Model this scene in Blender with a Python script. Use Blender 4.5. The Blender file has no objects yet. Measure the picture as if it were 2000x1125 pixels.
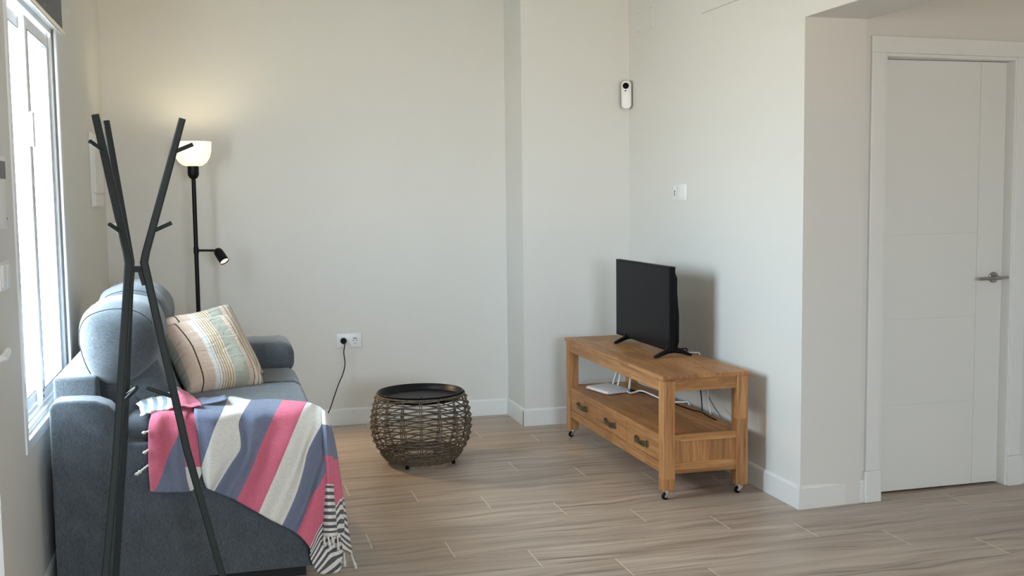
import bpy, bmesh, math, random
from mathutils import Vector, Matrix, Euler
PI = math.pi
random.seed(7)
S = bpy.context.scene
col = S.collection

# ------------------------------------------------------------------ camera
cam_d = bpy.data.cameras.new('camera'); cam = bpy.data.objects.new('camera', cam_d); col.objects.link(cam)
cam_d.sensor_fit = 'HORIZONTAL'; cam_d.sensor_width = 36.0; cam_d.lens = 36.0*2088.99/2000.0
cam_d.clip_start = 0.05
_p, _r, _y = math.radians(4.8645), math.radians(-0.70396), math.radians(15.19178)
_fw = Vector((math.sin(_y)*math.cos(_p), math.cos(_y)*math.cos(_p), -math.sin(_p)))
_rt = Vector((math.cos(_y), -math.sin(_y), 0)); _up = _rt.cross(_fw)
_rt, _up = _rt*math.cos(_r)+_up*math.sin(_r), _up*math.cos(_r)-_rt*math.sin(_r)
cam.matrix_world = Matrix(((_rt.x, _up.x, -_fw.x, 0), (_rt.y, _up.y, -_fw.y, 0), (_rt.z, _up.z, -_fw.z, 1.42184), (0, 0, 0, 1)))
S.camera = cam

# ------------------------------------------------------------------ daylight and exposure
S.view_settings.view_transform = 'Standard'; S.view_settings.look = 'None'
S.view_settings.gamma = 1.0; S.view_settings.use_curve_mapping = False
S.view_settings.exposure = 0.44
W = bpy.data.worlds.new('world'); S.world = W; W.use_nodes = True
nt = W.node_tree; nt.nodes.clear()
wo = nt.nodes.new('ShaderNodeOutputWorld'); wb = nt.nodes.new('ShaderNodeBackground')
tc = nt.nodes.new('ShaderNodeTexCoord'); sx = nt.nodes.new('ShaderNodeSeparateXYZ')
cr = nt.nodes.new('ShaderNodeValToRGB')
mr = nt.nodes.new('ShaderNodeMapRange'); mr.inputs[1].default_value = -1; mr.inputs[2].default_value = 1
nt.links.new(tc.outputs['Generated'], sx.inputs[0]); nt.links.new(sx.outputs[2], mr.inputs[0]); nt.links.new(mr.outputs[0], cr.inputs[0])
cr.color_ramp.elements[0].position = 0.40; cr.color_ramp.elements[0].color = (0.84, 0.66, 0.45, 1)
cr.color_ramp.elements[1].position = 0.55; cr.color_ramp.elements[1].color = (0.67, 0.82, 1.0, 1)
nt.links.new(cr.outputs[0], wb.inputs[0]); wb.inputs[1].default_value = 26.0
nt.links.new(wb.outputs[0], wo.inputs[0])

def portal(name, loc, rot, sx_, sy_):
    l = bpy.data.lights.new(name, 'AREA'); l.shape = 'RECTANGLE'; l.size = sx_; l.size_y = sy_
    l.cycles.is_portal = True
    o = bpy.data.objects.new(name, l); o.location = loc; o.rotation_euler = rot; col.objects.link(o)
portal('daylight_portal_side', (-0.95, 4.36, 1.40), (0, -PI/2, 0), 1.6, 1.2)
portal('daylight_portal_rear', (1.2, -2.62, 1.60), (PI/2, 0, 0), 1.7, 1.3)

# ------------------------------------------------------------------ helpers
def link(o, parent=None):
    col.objects.link(o)
    if parent: o.parent = parent; o.matrix_parent_inverse = Matrix.Translation(-Vector(parent.location))
    return o
def obj(name, bm, mat, parent=None, smooth=False, kind=None, label=None, sub=0, auto=None):
    me = bpy.data.meshes.new(name); bm.to_mesh(me); bm.free()
    for m in (mat if isinstance(mat, (list, tuple)) else [mat]): me.materials.append(m)
    if smooth:
        me.polygons.foreach_set('use_smooth', [True]*len(me.polygons))
    if auto is not None:
        me.polygons.foreach_set('use_smooth', [True]*len(me.polygons))
        try: me.set_sharp_from_angle(angle=math.radians(auto))
        except Exception: pass
    o = bpy.data.objects.new(name, me)
    if parent is not None and parent.parent is None and parent.type == 'EMPTY':
        me.transform(Matrix.Translation(-parent.location)); o.location = (0, 0, 0); col.objects.link(o); o.parent = parent
    elif parent is not None:
        # sub-part: parent mesh object sits at its thing's origin
        me.transform(Matrix.Translation(-(parent.parent.location if parent.parent else parent.location)))
        col.objects.link(o); o.parent = parent
    else:
        col.objects.link(o)
    if sub:
        md = o.modifiers.new('sub', 'SUBSURF'); md.levels = sub; md.render_levels = sub
    if kind: o['kind'] = kind
    if label: o['label'] = label
    return o
def thing(name, label, cat, loc=(0, 0, 0), group=None):
    o = bpy.data.objects.new(name, None); o.empty_display_size = 0.05; o.location = loc; col.objects.link(o)
    o['label'] = label; o['category'] = cat
    if group: o['group'] = group
    return o
def tag(o, label, cat, group=None):
    o['label'] = label; o['category'] = cat
    if group: o['group'] = group
    return o
def box(bm, x0, x1, y0, y1, z0, z1, bev=0.0, seg=2):
    t = bmesh.new(); bmesh.ops.create_cube(t, size=1.0)
    bmesh.ops.scale(t, vec=(x1-x0, y1-y0, z1-z0), verts=t.verts)
    bmesh.ops.translate(t, vec=((x0+x1)/2, (y0+y1)/2, (z0+z1)/2), verts=t.verts)
    if bev > 0: bmesh.ops.bevel(t, geom=t.edges[:], offset=bev, segments=seg, profile=0.5, affect='EDGES')
    merge(bm, t); return bm
def merge(bm, t, mat=None):
    if mat is not None: bmesh.ops.transform(t, matrix=mat, verts=t.verts)
    me = bpy.data.meshes.new('tmp'); t.to_mesh(me); t.free(); bm.from_mesh(me); bpy.data.meshes.remove(me)
def nb(*a, **k):
    bm = bmesh.new(); box(bm, *a, **k); return bm
def tube(bm, pts, r, seg=10, caps=True, radii=None, shape=None):
    """sweep a circle (or a closed 2-D shape) along points"""
    pts = [Vector(p) for p in pts]; n = len(pts); rings = []
    up = Vector((0, 0, 1)); t0 = (pts[1]-pts[0]).normalized()
    if abs(t0.dot(up)) > 0.95: up = Vector((1, 0, 0))
    nrm = (up - t0*up.dot(t0)).normalized()
    for i, p in enumerate(pts):
        if i == 0: t = pts[1]-pts[0]
        elif i == n-1: t = pts[-1]-pts[-2]
        else: t = (pts[i+1]-p).normalized()+(p-pts[i-1]).normalized()
        t = t.normalized(); nrm = (nrm - t*nrm.dot(t)).normalized(); b = t.cross(nrm)
        rr = radii[i] if radii else r
        if shape: ring = [bm.verts.new(p+nrm*(a*rr)+b*(c*rr)) for a, c in shape]
        else: ring = [bm.verts.new(p+nrm*(rr*math.cos(2*PI*k/seg))+b*(rr*math.sin(2*PI*k/seg))) for k in range(seg)]
        rings.append(ring)
    m = len(rings[0])
    for i in range(n-1):
        for k in range(m):
            bm.faces.new((rings[i][k], rings[i][(k+1) % m], rings[i+1][(k+1) % m], rings[i+1][k]))
    if caps:
        bm.faces.new(list(reversed(rings[0]))); bm.faces.new(rings[-1])
    return bm
def loop_tube(bm, pts, r, seg=8):
    pts = [Vector(p) for p in pts]; n = len(pts); rings = []
    for i, p in enumerate(pts):
        t = (pts[(i+1) % n]-pts[i-1]).normalized(); up = Vector((0, 0, 1))
        a = t.cross(up).normalized(); b = a.cross(t)
        rings.append([bm.verts.new(p+a*(r*math.cos(2*PI*k/seg))+b*(r*math.sin(2*PI*k/seg))) for k in range(seg)])
    for i in range(n):
        A, B = rings[i], rings[(i+1) % n]
        for k in range(seg): bm.faces.new((A[k], A[(k+1) % seg], B[(k+1) % seg], B[k]))
def lathe(bm, prof, c=(0, 0, 0), seg=48, mat=None, close=False):
    t = bmesh.new(); rings = []
    for r, z in prof:
        if r < 1e-5: rings.append([t.verts.new((0, 0, z))])
        else: rings.append([t.verts.new((r*math.cos(2*PI*k/seg), r*math.sin(2*PI*k/seg), z)) for k in range(seg)])
    prs = list(zip(rings, rings[1:])) + ([(rings[-1], rings[0])] if close else [])
    for A, B in prs:
        for k in range(seg):
            k2 = (k+1) % seg
            if len(A) == 1 and len(B) == 1: continue
            if len(A) == 1: t.faces.new((A[0], B[k2], B[k]))
            elif len(B) == 1: t.faces.new((A[k], A[k2], B[0]))
            else: t.faces.new((A[k], A[k2], B[k2], B[k]))
    bmesh.ops.recalc_face_normals(t, faces=t.faces)
    M = Matrix.Translation(Vector(c))
    if mat is not None: M = M @ mat
    merge(bm, t, M); return bm
def prism(bm, poly, axis, a0, a1, bev=0.0, seg=2):
    """extrude a 2-D polygon: axis 'y' -> poly in (x,z); 'x' -> (y,z); 'z' -> (x,y)"""
    t = bmesh.new()
    def P(u, v, w): return {'y': (u, w, v), 'x': (w, u, v), 'z': (u, v, w)}[axis]
    A = [t.verts.new(P(u, v, a0)) for u, v in poly]; B = [t.verts.new(P(u, v, a1)) for u, v in poly]
    n = len(poly); t.faces.new(A); t.faces.new(list(reversed(B)))
    for k in range(n): t.faces.new((A[k], B[k], B[(k+1) % n], A[(k+1) % n]))
    bmesh.ops.recalc_face_normals(t, faces=t.faces)
    if bev > 0:
        t.edges.ensure_lookup_table()
        es = [e for e in t.edges if len(e.link_faces) == 2 and e.calc_face_angle(0) > 0.6]
        bmesh.ops.bevel(t, geom=es, offset=bev, segments=seg, profile=0.5, affect='EDGES')
    merge(bm, t); return bm

# ------------------------------------------------------------------ materials
def mat(name, color=(0.8, 0.8, 0.8), rough=0.5, metal=0.0, spec=0.5, build=None):
    m = bpy.data.materials.new(name); m.use_nodes = True; nt = m.node_tree
    b = nt.nodes['Principled BSDF']; b.inputs['Base Color'].default_value = (*color, 1)
    b.inputs['Roughness'].default_value = rough; b.inputs['Metallic'].default_value = metal
    b.inputs['Specular IOR Level'].default_value = spec
    if build: build(nt, b)
    return m
class N:
    def __init__(s, nt): s.nt = nt
    def add(s, t, **k):
        n = s.nt.nodes.new(t)
        for a, v in k.items(): setattr(n, a, v)
        return n
    def l(s, a, b): s.nt.links.new(a, b)
    def co(s, kind='Object'): return s.add('ShaderNodeTexCoord').outputs[kind]
    def geo(s): return s.add('ShaderNodeNewGeometry').outputs['Position']
    def mp(s, v, scale=(1, 1, 1), rot=(0, 0, 0), loc=(0, 0, 0)):
        n = s.add('ShaderNodeMapping'); n.inputs['Scale'].default_value = scale; n.inputs['Rotation'].default_value = rot
        n.inputs['Location'].default_value = loc; s.l(v, n.inputs[0]); return n.outputs[0]
    def noise(s, v, scale, detail=3, rough=0.5, dist=0.0, dim='3D'):
        n = s.add('ShaderNodeTexNoise', noise_dimensions=dim); n.inputs['Scale'].default_value = scale; n.inputs['Detail'].default_value = detail
        n.inputs['Roughness'].default_value = rough; n.inputs['Distortion'].default_value = dist; s.l(v, n.inputs['Vector']); return n.outputs['Fac']
    def m(s, op, a, b=None, c=None):
        n = s.add('ShaderNodeMath', operation=op)
        for i, v in enumerate((a, b, c)):
            if v is None: continue
            if isinstance(v, (int, float)): n.inputs[i].default_value = v
            else: s.l(v, n.inputs[i])
        return n.outputs[0]
    def ramp(s, f, stops, interp='LINEAR'):
        n = s.add('ShaderNodeValToRGB'); r = n.color_ramp; r.interpolation = interp
        while len(r.elements) < len(stops): r.elements.new(0.5)
        for e, (p, c) in zip(r.elements, stops): e.position = p; e.color = (*c, 1) if len(c) == 3 else c
        s.l(f, n.inputs[0]); return n.outputs[0]
    def mix(s, f, a, b, mode='MIX'):
        n = s.add('ShaderNodeMix', data_type='RGBA', blend_type=mode)
        for i, v in ((0, f), (6, a), (7, b)):
            if isinstance(v, (int, float)): n.inputs[i].default_value = v
            elif isinstance(v, tuple): n.inputs[i].default_value = (*v, 1) if len(v) == 3 else v
            else: s.l(v, n.inputs[i])
        return n.outputs[2]
    def bump(s, h, b, strength=0.2, dist=0.01):
        n = s.add('ShaderNodeBump'); n.inputs['Strength'].default_value = strength; n.inputs['Distance'].default_value = dist
        s.l(h, n.inputs['Height']); s.l(n.outputs[0], b.inputs['Normal'])
    def xyz(s, v): n = s.add('ShaderNodeSeparateXYZ'); s.l(v, n.inputs[0]); return n.outputs
    def comb(s, x, y, z):
        n = s.add('ShaderNodeCombineXYZ')
        for i, v in enumerate((x, y, z)):
            if isinstance(v, (int, float)): n.inputs[i].default_value = v
            else: s.l(v, n.inputs[i])
        return n.outputs[0]

def b_wall(nt, b):
    n = N(nt); p = n.geo()
    f = n.noise(p, 60, 4, 0.6); g = n.noise(p, 1.2, 3)
    n.bump(f, b, 0.06, 0.004)
    n.l(n.mix(n.m('MULTIPLY', g, 0.6), (0.725, 0.708, 0.655), (0.75, 0.735, 0.682)), b.inputs['Base Color'])
M_wall = mat('wall_paint', rough=0.62, spec=0.35, build=b_wall)
M_white = mat('white_lacquer', (0.80, 0.795, 0.755), 0.32, build=lambda nt, b: N(nt).bump(N(nt).noise(N(nt).geo(), 90, 2), b, 0.02, 0.002))
M_door = mat('door_lacquer', (0.77, 0.765, 0.71), 0.38, build=lambda nt, b: N(nt).bump(N(nt).noise(N(nt).geo(), 90, 2), b, 0.02, 0.002))
M_plastic = mat('white_plastic', (0.83, 0.83, 0.81), 0.3, build=lambda nt, b: N(nt).bump(N(nt).noise(N(nt).geo(), 150, 2), b, 0.01, 0.001))
M_alu = mat('white_aluminium', (0.82, 0.83, 0.84), 0.28, build=lambda nt, b: N(nt).bump(N(nt).noise(N(nt).geo(), 60, 2), b, 0.02, 0.002))
M_gasket = mat('grey_gasket', (0.16, 0.16, 0.17), 0.6, build=lambda nt, b: N(nt).bump(N(nt).noise(N(nt).geo(), 90, 2), b, 0.02, 0.002))
def b_rackp(nt, b):
    n = N(nt); n.bump(n.noise(n.geo(), 400, 2), b, 0.15, 0.001)
M_rack = mat('dark_green_grey_metal', (0.028, 0.035, 0.034), 0.5, 0.0, 0.25, b_rackp)
M_black = mat('black_plastic', (0.004, 0.004, 0.005), 0.45, 0.0, 0.12, build=b_rackp)
M_blackm = mat('black_metal', (0.006, 0.006, 0.007), 0.38, 0.0, 0.2, build=b_rackp)
M_screen = mat('tv_glass', (0.008, 0.008, 0.009), 0.25, 0.0, 0.06, build=lambda nt, b: N(nt).bump(N(nt).noise(N(nt).geo(), 30, 1), b, 0.004, 0.001))
M_steel = mat('brushed_steel', (0.42, 0.40, 0.37), 0.33, 1.0, build=b_rackp)
M_chrome = mat('chrome', (0.8, 0.8, 0.8), 0.15, 1.0, build=b_rackp)
M_brass = mat('aged_brass', (0.16, 0.13, 0.075), 0.38, 0.85, build=b_rackp)
M_groove = mat('hairline_joint', (0.45, 0.44, 0.41), 0.8, build=b_rackp)

def b_floor(nt, b):
    n = N(nt); x, y, z = n.xyz(n.geo())
    k = n.m('FLOOR', n.m('DIVIDE', n.m('SUBTRACT', y, 4.26), 0.2025))
    fy = n.m('FRACT', n.m('DIVIDE', n.m('SUBTRACT', y, 4.26), 0.2025))
    xs = n.m('DIVIDE', n.m('ADD', n.m('SUBTRACT', x, 1.754), n.m('MULTIPLY', k, 0.3)), 1.2)
    fx = n.m('FRACT', xs); ix = n.m('FLOOR', xs)
    wn = n.add('ShaderNodeTexWhiteNoise', noise_dimensions='2D'); n.l(n.comb(ix, k, 0), wn.inputs['Vector'])
    rx, ry, rz = n.xyz(wn.outputs['Color'])
    # grain: streaks along x, shifted per plank
    gx = n.m('ADD', n.m('MULTIPLY', x, 1.0), n.m('MULTIPLY', rx, 37.0)); gy = n.m('ADD', y, n.m('MULTIPLY', ry, 21.0))
    warp = n.noise(n.comb(n.m('MULTIPLY', gx, 1.6), n.m('MULTIPLY', gy, 3.0), 0), 1.0, 2)
    gyw = n.m('ADD', gy, n.m('MULTIPLY', n.m('SUBTRACT', warp, 0.5), 0.16))
    v = n.comb(n.m('MULTIPLY', gx, 1.1), n.m('MULTIPLY', gyw, 26.0), 0)
    g1 = n.noise(v, 1.0, 5, 0.62, 0.25)
    v2 = n.comb(n.m('MULTIPLY', gx, 5.0), n.m('MULTIPLY', gyw, 150.0), 0)
    g2 = n.noise(v2, 1.0, 3, 0.6)
    g3 = n.noise(n.comb(n.m('MULTIPLY', gx, 0.9), n.m('MULTIPLY', gyw, 9.0), 3.0), 1.0, 3, 0.5, 0.4)
    c1 = n.ramp(g1, [(0.30, (0.18, 0.128, 0.092)), (0.42, (0.385, 0.300, 0.232)), (0.56, (0.49, 0.398, 0.318)), (0.70, (0.61, 0.51, 0.42))])
    c2 = n.mix(n.m('MULTIPLY', g2, 0.35), c1, (0.27, 0.207, 0.158))
    c3 = n.mix(n.ramp(g3, [(0.30, (0.55, 0.55, 0.55)), (0.46, (0, 0, 0))]), c2, (0.23, 0.170, 0.126))
    tint = n.ramp(rz, [(0, (0.94, 0.93, 0.92)), (1, (1.07, 1.06, 1.05))])
    c4 = n.mix(1.0, c3, tint, 'MULTIPLY')
    # grout: short joints pale, long joints barely seen
    ex = n.m('MULTIPLY', n.m('MINIMUM', fx, n.m('SUBTRACT', 1.0, fx)), 1.2)
    ey = n.m('MULTIPLY', n.m('MINIMUM', fy, n.m('SUBTRACT', 1.0, fy)), 0.2025)
    jx = n.m('LESS_THAN', ex, 0.0022); jy = n.m('LESS_THAN', ey, 0.0011)
    c5 = n.mix(n.m('MULTIPLY', jy, 0.4), c4, (0.18, 0.14, 0.105))
    c6 = n.mix(n.m('MULTIPLY', jx, 0.85), c5, (0.74, 0.65, 0.54))
    n.l(c6, b.inputs['Base Color'])
    n.l(n.m('ADD', 0.30, n.m('MULTIPLY', g1, 0.16)), b.inputs['Roughness'])
    n.bump(n.m('SUBTRACT', g1, n.m('MULTIPLY', n.m('MAXIMUM', jx, jy), 1.5)), b, 0.12, 0.002)
M_floor = mat('oak_look_tile', rough=0.36, spec=0.5, build=b_floor)

def wood(name, axis, light=1.0, stave=0.09):
    def f(nt, b):
        n = N(nt); x, y, z = n.xyz(n.geo()); u = {'x': x, 'y': y, 'z': z}[axis]
        p, q = {'x': (y, z), 'y': (x, z), 'z': (x, y)}[axis]
        s1 = n.m('FLOOR', n.m('DIVIDE', n.m('ADD', p, n.m('MULTIPLY', q, 0.37)), stave))
        off = n.m('MULTIPLY', n.m('FRACT', n.m('MULTIPLY', s1, 0.618)), 0.5)
        s2 = n.m('FLOOR', n.m('DIVIDE', n.m('ADD', u, off), 0.46))
        wn = n.add('ShaderNodeTexWhiteNoise', noise_dimensions='2D'); n.l(n.comb(s1, s2, 0), wn.inputs['Vector'])
        r1, r2, r3 = n.xyz(wn.outputs['Color'])
        uu = n.m('ADD', u, n.m('MULTIPLY', r1, 19)); pp = n.m('ADD', p, n.m('MULTIPLY', r2, 7))
        w = n.noise(n.comb(n.m('MULTIPLY', uu, 3.0), n.m('MULTIPLY', pp, 8), n.m('MULTIPLY', q, 8)), 1.0, 2)
        ppw = n.m('ADD', pp, n.m('MULTIPLY', w, 0.05))
        g = n.noise(n.comb(n.m('MULTIPLY', uu, 3.5), n.m('MULTIPLY', ppw, 70), n.m('MULTIPLY', q, 70)), 1.0, 4, 0.6, 0.2)
        g2 = n.noise(n.comb(n.m('MULTIPLY', uu, 14), n.m('MULTIPLY', ppw, 420), n.m('MULTIPLY', q, 420)), 1.0, 2, 0.6)
        c = n.ramp(g, [(0.25, (0.26*light, 0.105*light, 0.033*light)), (0.5, (0.475*light, 0.228*light, 0.084*light)), (0.74, (0.62*light, 0.335*light, 0.140*light))])
        c = n.mix(n.m('MULTIPLY', g2, 0.42), c, (0.20*light, 0.088*light, 0.030*light))
        c = n.mix(1.0, c, n.ramp(r3, [(0, (0.78, 0.75, 0.72)), (1, (1.12, 1.12, 1.10))]), 'MULTIPLY')
        n.l(c, b.inputs['Base Color']); n.bump(g, b, 0.08, 0.001)
    return mat(name, rough=0.46, spec=0.4, build=f)
M_oak = {a: wood('oiled_oak_'+a, a) for a in 'xyz'}

def fabric(name, c0, c1, scale=900):
    def f(nt, b):
        n = N(nt); p = n.geo(); x, y, z = n.xyz(p)
        a = n.noise(n.mp(p, (2.2, 2.2, 0.22)), scale*0.42, 2, 0.65)
        c = n.noise(n.mp(p, (0.25, 0.25, 2.2)), scale*0.42, 2, 0.65)
        f1 = n.m('MULTIPLY', n.m('ADD', a, c), 0.5)
        big = n.noise(p, 14, 3)
        n.l(n.ramp(n.m('ADD', n.m('MULTIPLY', f1, 0.85), n.m('MULTIPLY', big, 0.15)), [(0.36, c0), (0.64, c1)]), b.inputs['Base Color'])
        n.bump(f1, b, 0.35, 0.002)
        b.inputs['Sheen Weight'].default_value = 0.25; b.inputs['Sheen Roughness'].default_value = 0.5
    return mat(name, rough=0.9, spec=0.15, build=f)
M_sofa = fabric('blue_grey_weave', (0.036, 0.042, 0.049), (0.130, 0.148, 0.162))
M_seam = mat('dark_stitching', (0.03, 0.04, 0.05), 0.9, build=b_rackp)
M_plinth = mat('black_plinth', (0.01, 0.01, 0.01), 0.8, build=b_rackp)
M_blind = fabric('dark_grey_blind', (0.016, 0.016, 0.017), (0.035, 0.035, 0.036), 700)
M_tassel = mat('cream_cotton', (0.72, 0.68, 0.60), 0.9, spec=0.1, build=lambda nt, b: N(nt).bump(N(nt).noise(N(nt).geo(), 500, 2), b, 0.5, 0.002))

def b_throw(nt, b):
    n = N(nt); u, v, w = n.xyz(n.co('UV')); p = n.geo()
    uu = n.m('MULTIPLY', u, 16.0)
    pink, blue, white = (0.63, 0.150, 0.215), (0.175, 0.200, 0.275), (0.76, 0.735, 0.67)
    seq = [(0, white), (1, pink), (2, blue), (3, white), (4, pink), (5, blue), (6, white), (7, blue), (8, pink), (9, white), (10, blue), (11, pink), (12, white)]
    base = n.ramp(u, [(a/16.0, c) for a, c in seq], 'CONSTANT')
    # fine dark bars at both ends
    tri = n.m('FRACT', n.m('MULTIPLY', uu, 4.2))
    bar = n.m('GREATER_THAN', tri, 0.5)
    e2 = n.m('GREATER_THAN', uu, 12.05)
    tri1 = n.m('GREATER_THAN', n.m('FRACT', n.m('MULTIPLY', v, 7.0)), 0.55); e1 = n.m('LESS_THAN', uu, 1.0)
    c = n.mix(n.m('MULTIPLY', bar, e2), base, (0.105, 0.105, 0.11))
    c = n.mix(n.m('MULTIPLY', tri1, e1), c, (0.25, 0.32, 0.35))
    f1 = n.noise(n.mp(p, (2.5, 2.5, 0.4)), 330, 2, 0.6); f2 = n.noise(n.mp(p, (0.4, 0.4, 2.5)), 330, 2, 0.6)
    f = n.m('MULTIPLY', n.m('ADD', f1, f2), 0.5)
    c = n.mix(1.0, c, n.ramp(f, [(0.35, (0.80, 0.80, 0.80)), (0.62, (1.15, 1.15, 1.15))]), 'MULTIPLY')
    n.l(c, b.inputs['Base Color'])
    wr = n.noise(n.mp(p, (1, 1, 0.6)), 28, 3, 0.55, 0.6)
    n.bump(n.m('ADD', n.m('MULTIPLY', f, 0.12), wr), b, 0.35, 0.008)
    b.inputs['Sheen Weight'].default_value = 0.2
M_throw = mat('striped_cotton', rough=0.88, spec=0.15, build=b_throw)

def b_pillow(nt, b):
    n = N(nt); u, v, w = n.xyz(n.co('UV')); p = n.geo()
    sand, oat, white, gold, sage, brown, dk = (0.64, 0.49, 0.39), (0.72, 0.63, 0.52), (0.78, 0.76, 0.70), (0.42, 0.29, 0.145), (0.40, 0.39, 0.315), (0.16, 0.095, 0.06), (0.05, 0.025, 0.02)
    st = [(0, sage), (0.03, sand), (0.17, dk), (0.185, sand), (0.33, oat), (0.345, white), (0.395, dk), (0.40, white), (0.43, gold), (0.445, oat), (0.465, gold), (0.48, oat), (0.50, gold), (0.515, oat), (0.53, gold), (0.545, oat), (0.565, gold), (0.58, oat), (0.595, sage), (0.78, sand), (0.84, brown), (0.852, oat), (0.90, gold), (0.915, oat), (0.95, brown), (0.96, oat)]
    c = n.ramp(u, st, 'CONSTANT')
    f = n.m('MULTIPLY', n.m('ADD', n.noise(n.mp(p, (2, 2, 0.4)), 330, 2), n.noise(n.mp(p, (0.4, 0.4, 2)), 330, 2)), 0.5)
    c = n.mix(1.0, c, n.ramp(f, [(0.35, (0.85, 0.85, 0.85)), (0.62, (1.1, 1.1, 1.1))]), 'MULTIPLY')
    n.l(c, b.inputs['Base Color'])
    wr = n.noise(n.mp(n.co('UV'), (3, 9, 1)), 2.2, 3, 0.5, 0.8)
    n.bump(n.m('ADD', wr, n.m('MULTIPLY', f, 0.1)), b, 0.7, 0.014)
M_pillow = mat('striped_linen', rough=0.9, spec=0.12, build=b_pillow)
def b_wicker(nt, b):
    n = N(nt); p = n.geo(); f = n.noise(p, 90, 3)
    n.l(n.ramp(f, [(0.3, (0.070, 0.048, 0.030)), (0.7, (0.20, 0.150, 0.100))]), b.inputs['Base Color']); n.bump(f, b, 0.3, 0.001)
M_wicker = mat('brown_wicker', rough=0.55, build=b_wicker)
def b_glow(nt, b):
    n = N(nt); f = n.noise(n.geo(), 20, 2)
    n.l(n.ramp(f, [(0, (0.9, 0.86, 0.70)), (1, (0.95, 0.90, 0.76))]), b.inputs['Base Color'])
    b.inputs['Emission Color'].default_value = (1.0, 0.90, 0.66, 1); b.inputs['Emission Strength'].default_value = 0.62
M_shade = mat('lit_opal_shade', rough=0.25, build=b_glow)
def b_bulb(nt, b):
    n = N(nt); f = n.noise(n.geo(), 20, 2); n.l(n.ramp(f, [(0, (0.9, 0.8, 0.6)), (1, (1, 0.9, 0.7))]), b.inputs['Base Color'])
    b.inputs['Emission Color'].default_value = (1.0, 0.80, 0.45, 1); b.inputs['Emission Strength'].default_value = 1.6
M_bulb = mat('spot_bulb', rough=0.2, build=b_bulb)
def b_glass(nt, b):
    b.inputs['Transmission Weight'].default_value = 1.0; b.inputs['IOR'].default_value = 1.02
M_glass = mat('window_glass', (0.97, 1.0, 0.99), 0.0, spec=0.3, build=b_glass)
def b_glass2(nt, b):
    # thin pane: mostly clear, faint mirror
    t = nt.nodes.new('ShaderNodeBsdfTransparent'); t.inputs[0].default_value = (0.95, 0.97, 0.96, 1)
    g = nt.nodes.new('ShaderNodeBsdfGlossy'); g.inputs['Roughness'].default_value = 0.02
    m = nt.nodes.new('ShaderNodeMixShader'); m.inputs[0].default_value = 0.06
    nt.links.new(t.outputs[0], m.inputs[1]); nt.links.new(g.outputs[0], m.inputs[2])
    nt.links.new(m.outputs[0], nt.nodes['Material Output'].inputs['Surface'])
M_glass = mat('window_pane_glass', build=b_glass2)

# ================================================================== the setting
XL, XR, YB, YS, YC = -0.645, 2.485, 6.716, 6.318, 4.23
HDR = 2.187; CEIL = 2.72; YF0 = -2.6; XE = 5.2
obj('floor', nb(XL-0.3, XE+0.2, YF0-0.2, YB+0.2, -0.12, 0), M_floor, kind='structure')
obj('ceiling', nb(XL-0.3, XE+0.2, YF0-0.2, YB+0.2, CEIL, CEIL+0.12), M_wall, kind='structure')
obj('wall_back', nb(XL-0.3, 1.790, YB, YB+0.2, 0, CEIL), M_wall, kind='structure')
bm = bmesh.new(); box(bm, 1.790, XR+0.3, YS, YB+0.2, 0, CEIL)
obj('wall_back_step', bm, M_wall, kind='structure')
# left wall with window opening and door recess
WY0, WY1, WZ0, WZ1 = 3.785, 4.935, 0.615, 2.165
bm = bmesh.new()
box(bm, XL-0.28, XL, 3.34, WY0, 0, CEIL); box(bm, XL-0.28, XL, WY1, YB, 0, CEIL)
box(bm, XL-0.28, XL, WY0, WY1, 0, WZ0); box(bm, XL-0.28, XL, WY0, WY1, WZ1, CEIL)
box(bm, XL-0.28, XL, 2.40, 3.34, 2.10, CEIL); box(bm, XL-0.28, XL, YF0, 2.40, 0, CEIL)
obj('wall_left', bm, M_wall, kind='structure')
# right wall, header over the wide opening, end faces
bm = bmesh.new(); box(bm, XR, XR+0.305, YC, YS, 0, CEIL)
obj('wall_right', bm, M_wall, kind='structure')
obj('wall_header', nb(XR, XR+0.305, YF0, YC, HDR, CEIL), M_wall, kind='structure')
# hallway wall with the door opening, turned by 3 degrees
TH = math.atan(0.055)
def hall(bm):
    bmesh.ops.rotate(bm, cent=(XR, YC, 0), matrix=Matrix.Rotation(TH, 3, 'Z'), verts=bm.verts); return bm
U = lambda u: XR+u
bm = bmesh.new()
box(bm, U(0.306), U(0.415), YC, YC+0.2, 0, CEIL); box(bm, U(1.156), XE, YC, YC+0.2, 0, CEIL); box(bm, U(0.415), U(1.156), YC, YC+0.2, 2.045, CEIL)
obj('wall_hall', hall(bm), M_wall, kind='structure')
obj('wall_hall_right', nb(XE, XE+0.15, YF0, YB+0.2, 0, CEIL), M_wall, kind='structure')
obj('wall_light_block', nb(XR+0.3, XE+0.15, 6.0, 6.2, 0, CEIL), M_wall, kind='structure')  # unseen wall, added to stop light leaking through the door gaps
bm = bmesh.new()
box(bm, XL-0.3, 0.40, YF0-0.15, YF0, 0, CEIL); box(bm, 2.00, XE+0.2, YF0-0.15, YF0, 0, CEIL)
box(bm, 0.40, 2.00, YF0-0.15, YF0, 0, 1.0); box(bm, 0.40, 2.00, YF0-0.15, YF0, 2.20, CEIL)
obj('wall_rear', bm, M_wall, kind='structure')
bm = bmesh.new()
for a, b_ in ((0.40, 0.45), (1.175, 1.225), (1.95, 2.00)): box(bm, a, b_, YF0-0.10, YF0-0.04, 1.0, 2.20, bev=0.004)
for a, b_ in ((1.0, 1.05), (2.15, 2.20)): box(bm, 0.45, 1.95, YF0-0.10, YF0-0.04, a, b_, bev=0.004)
w2 = obj('rear_fill_window', bm, M_alu, kind='structure')  # unseen rear window, added and sized to let fill daylight in
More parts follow.
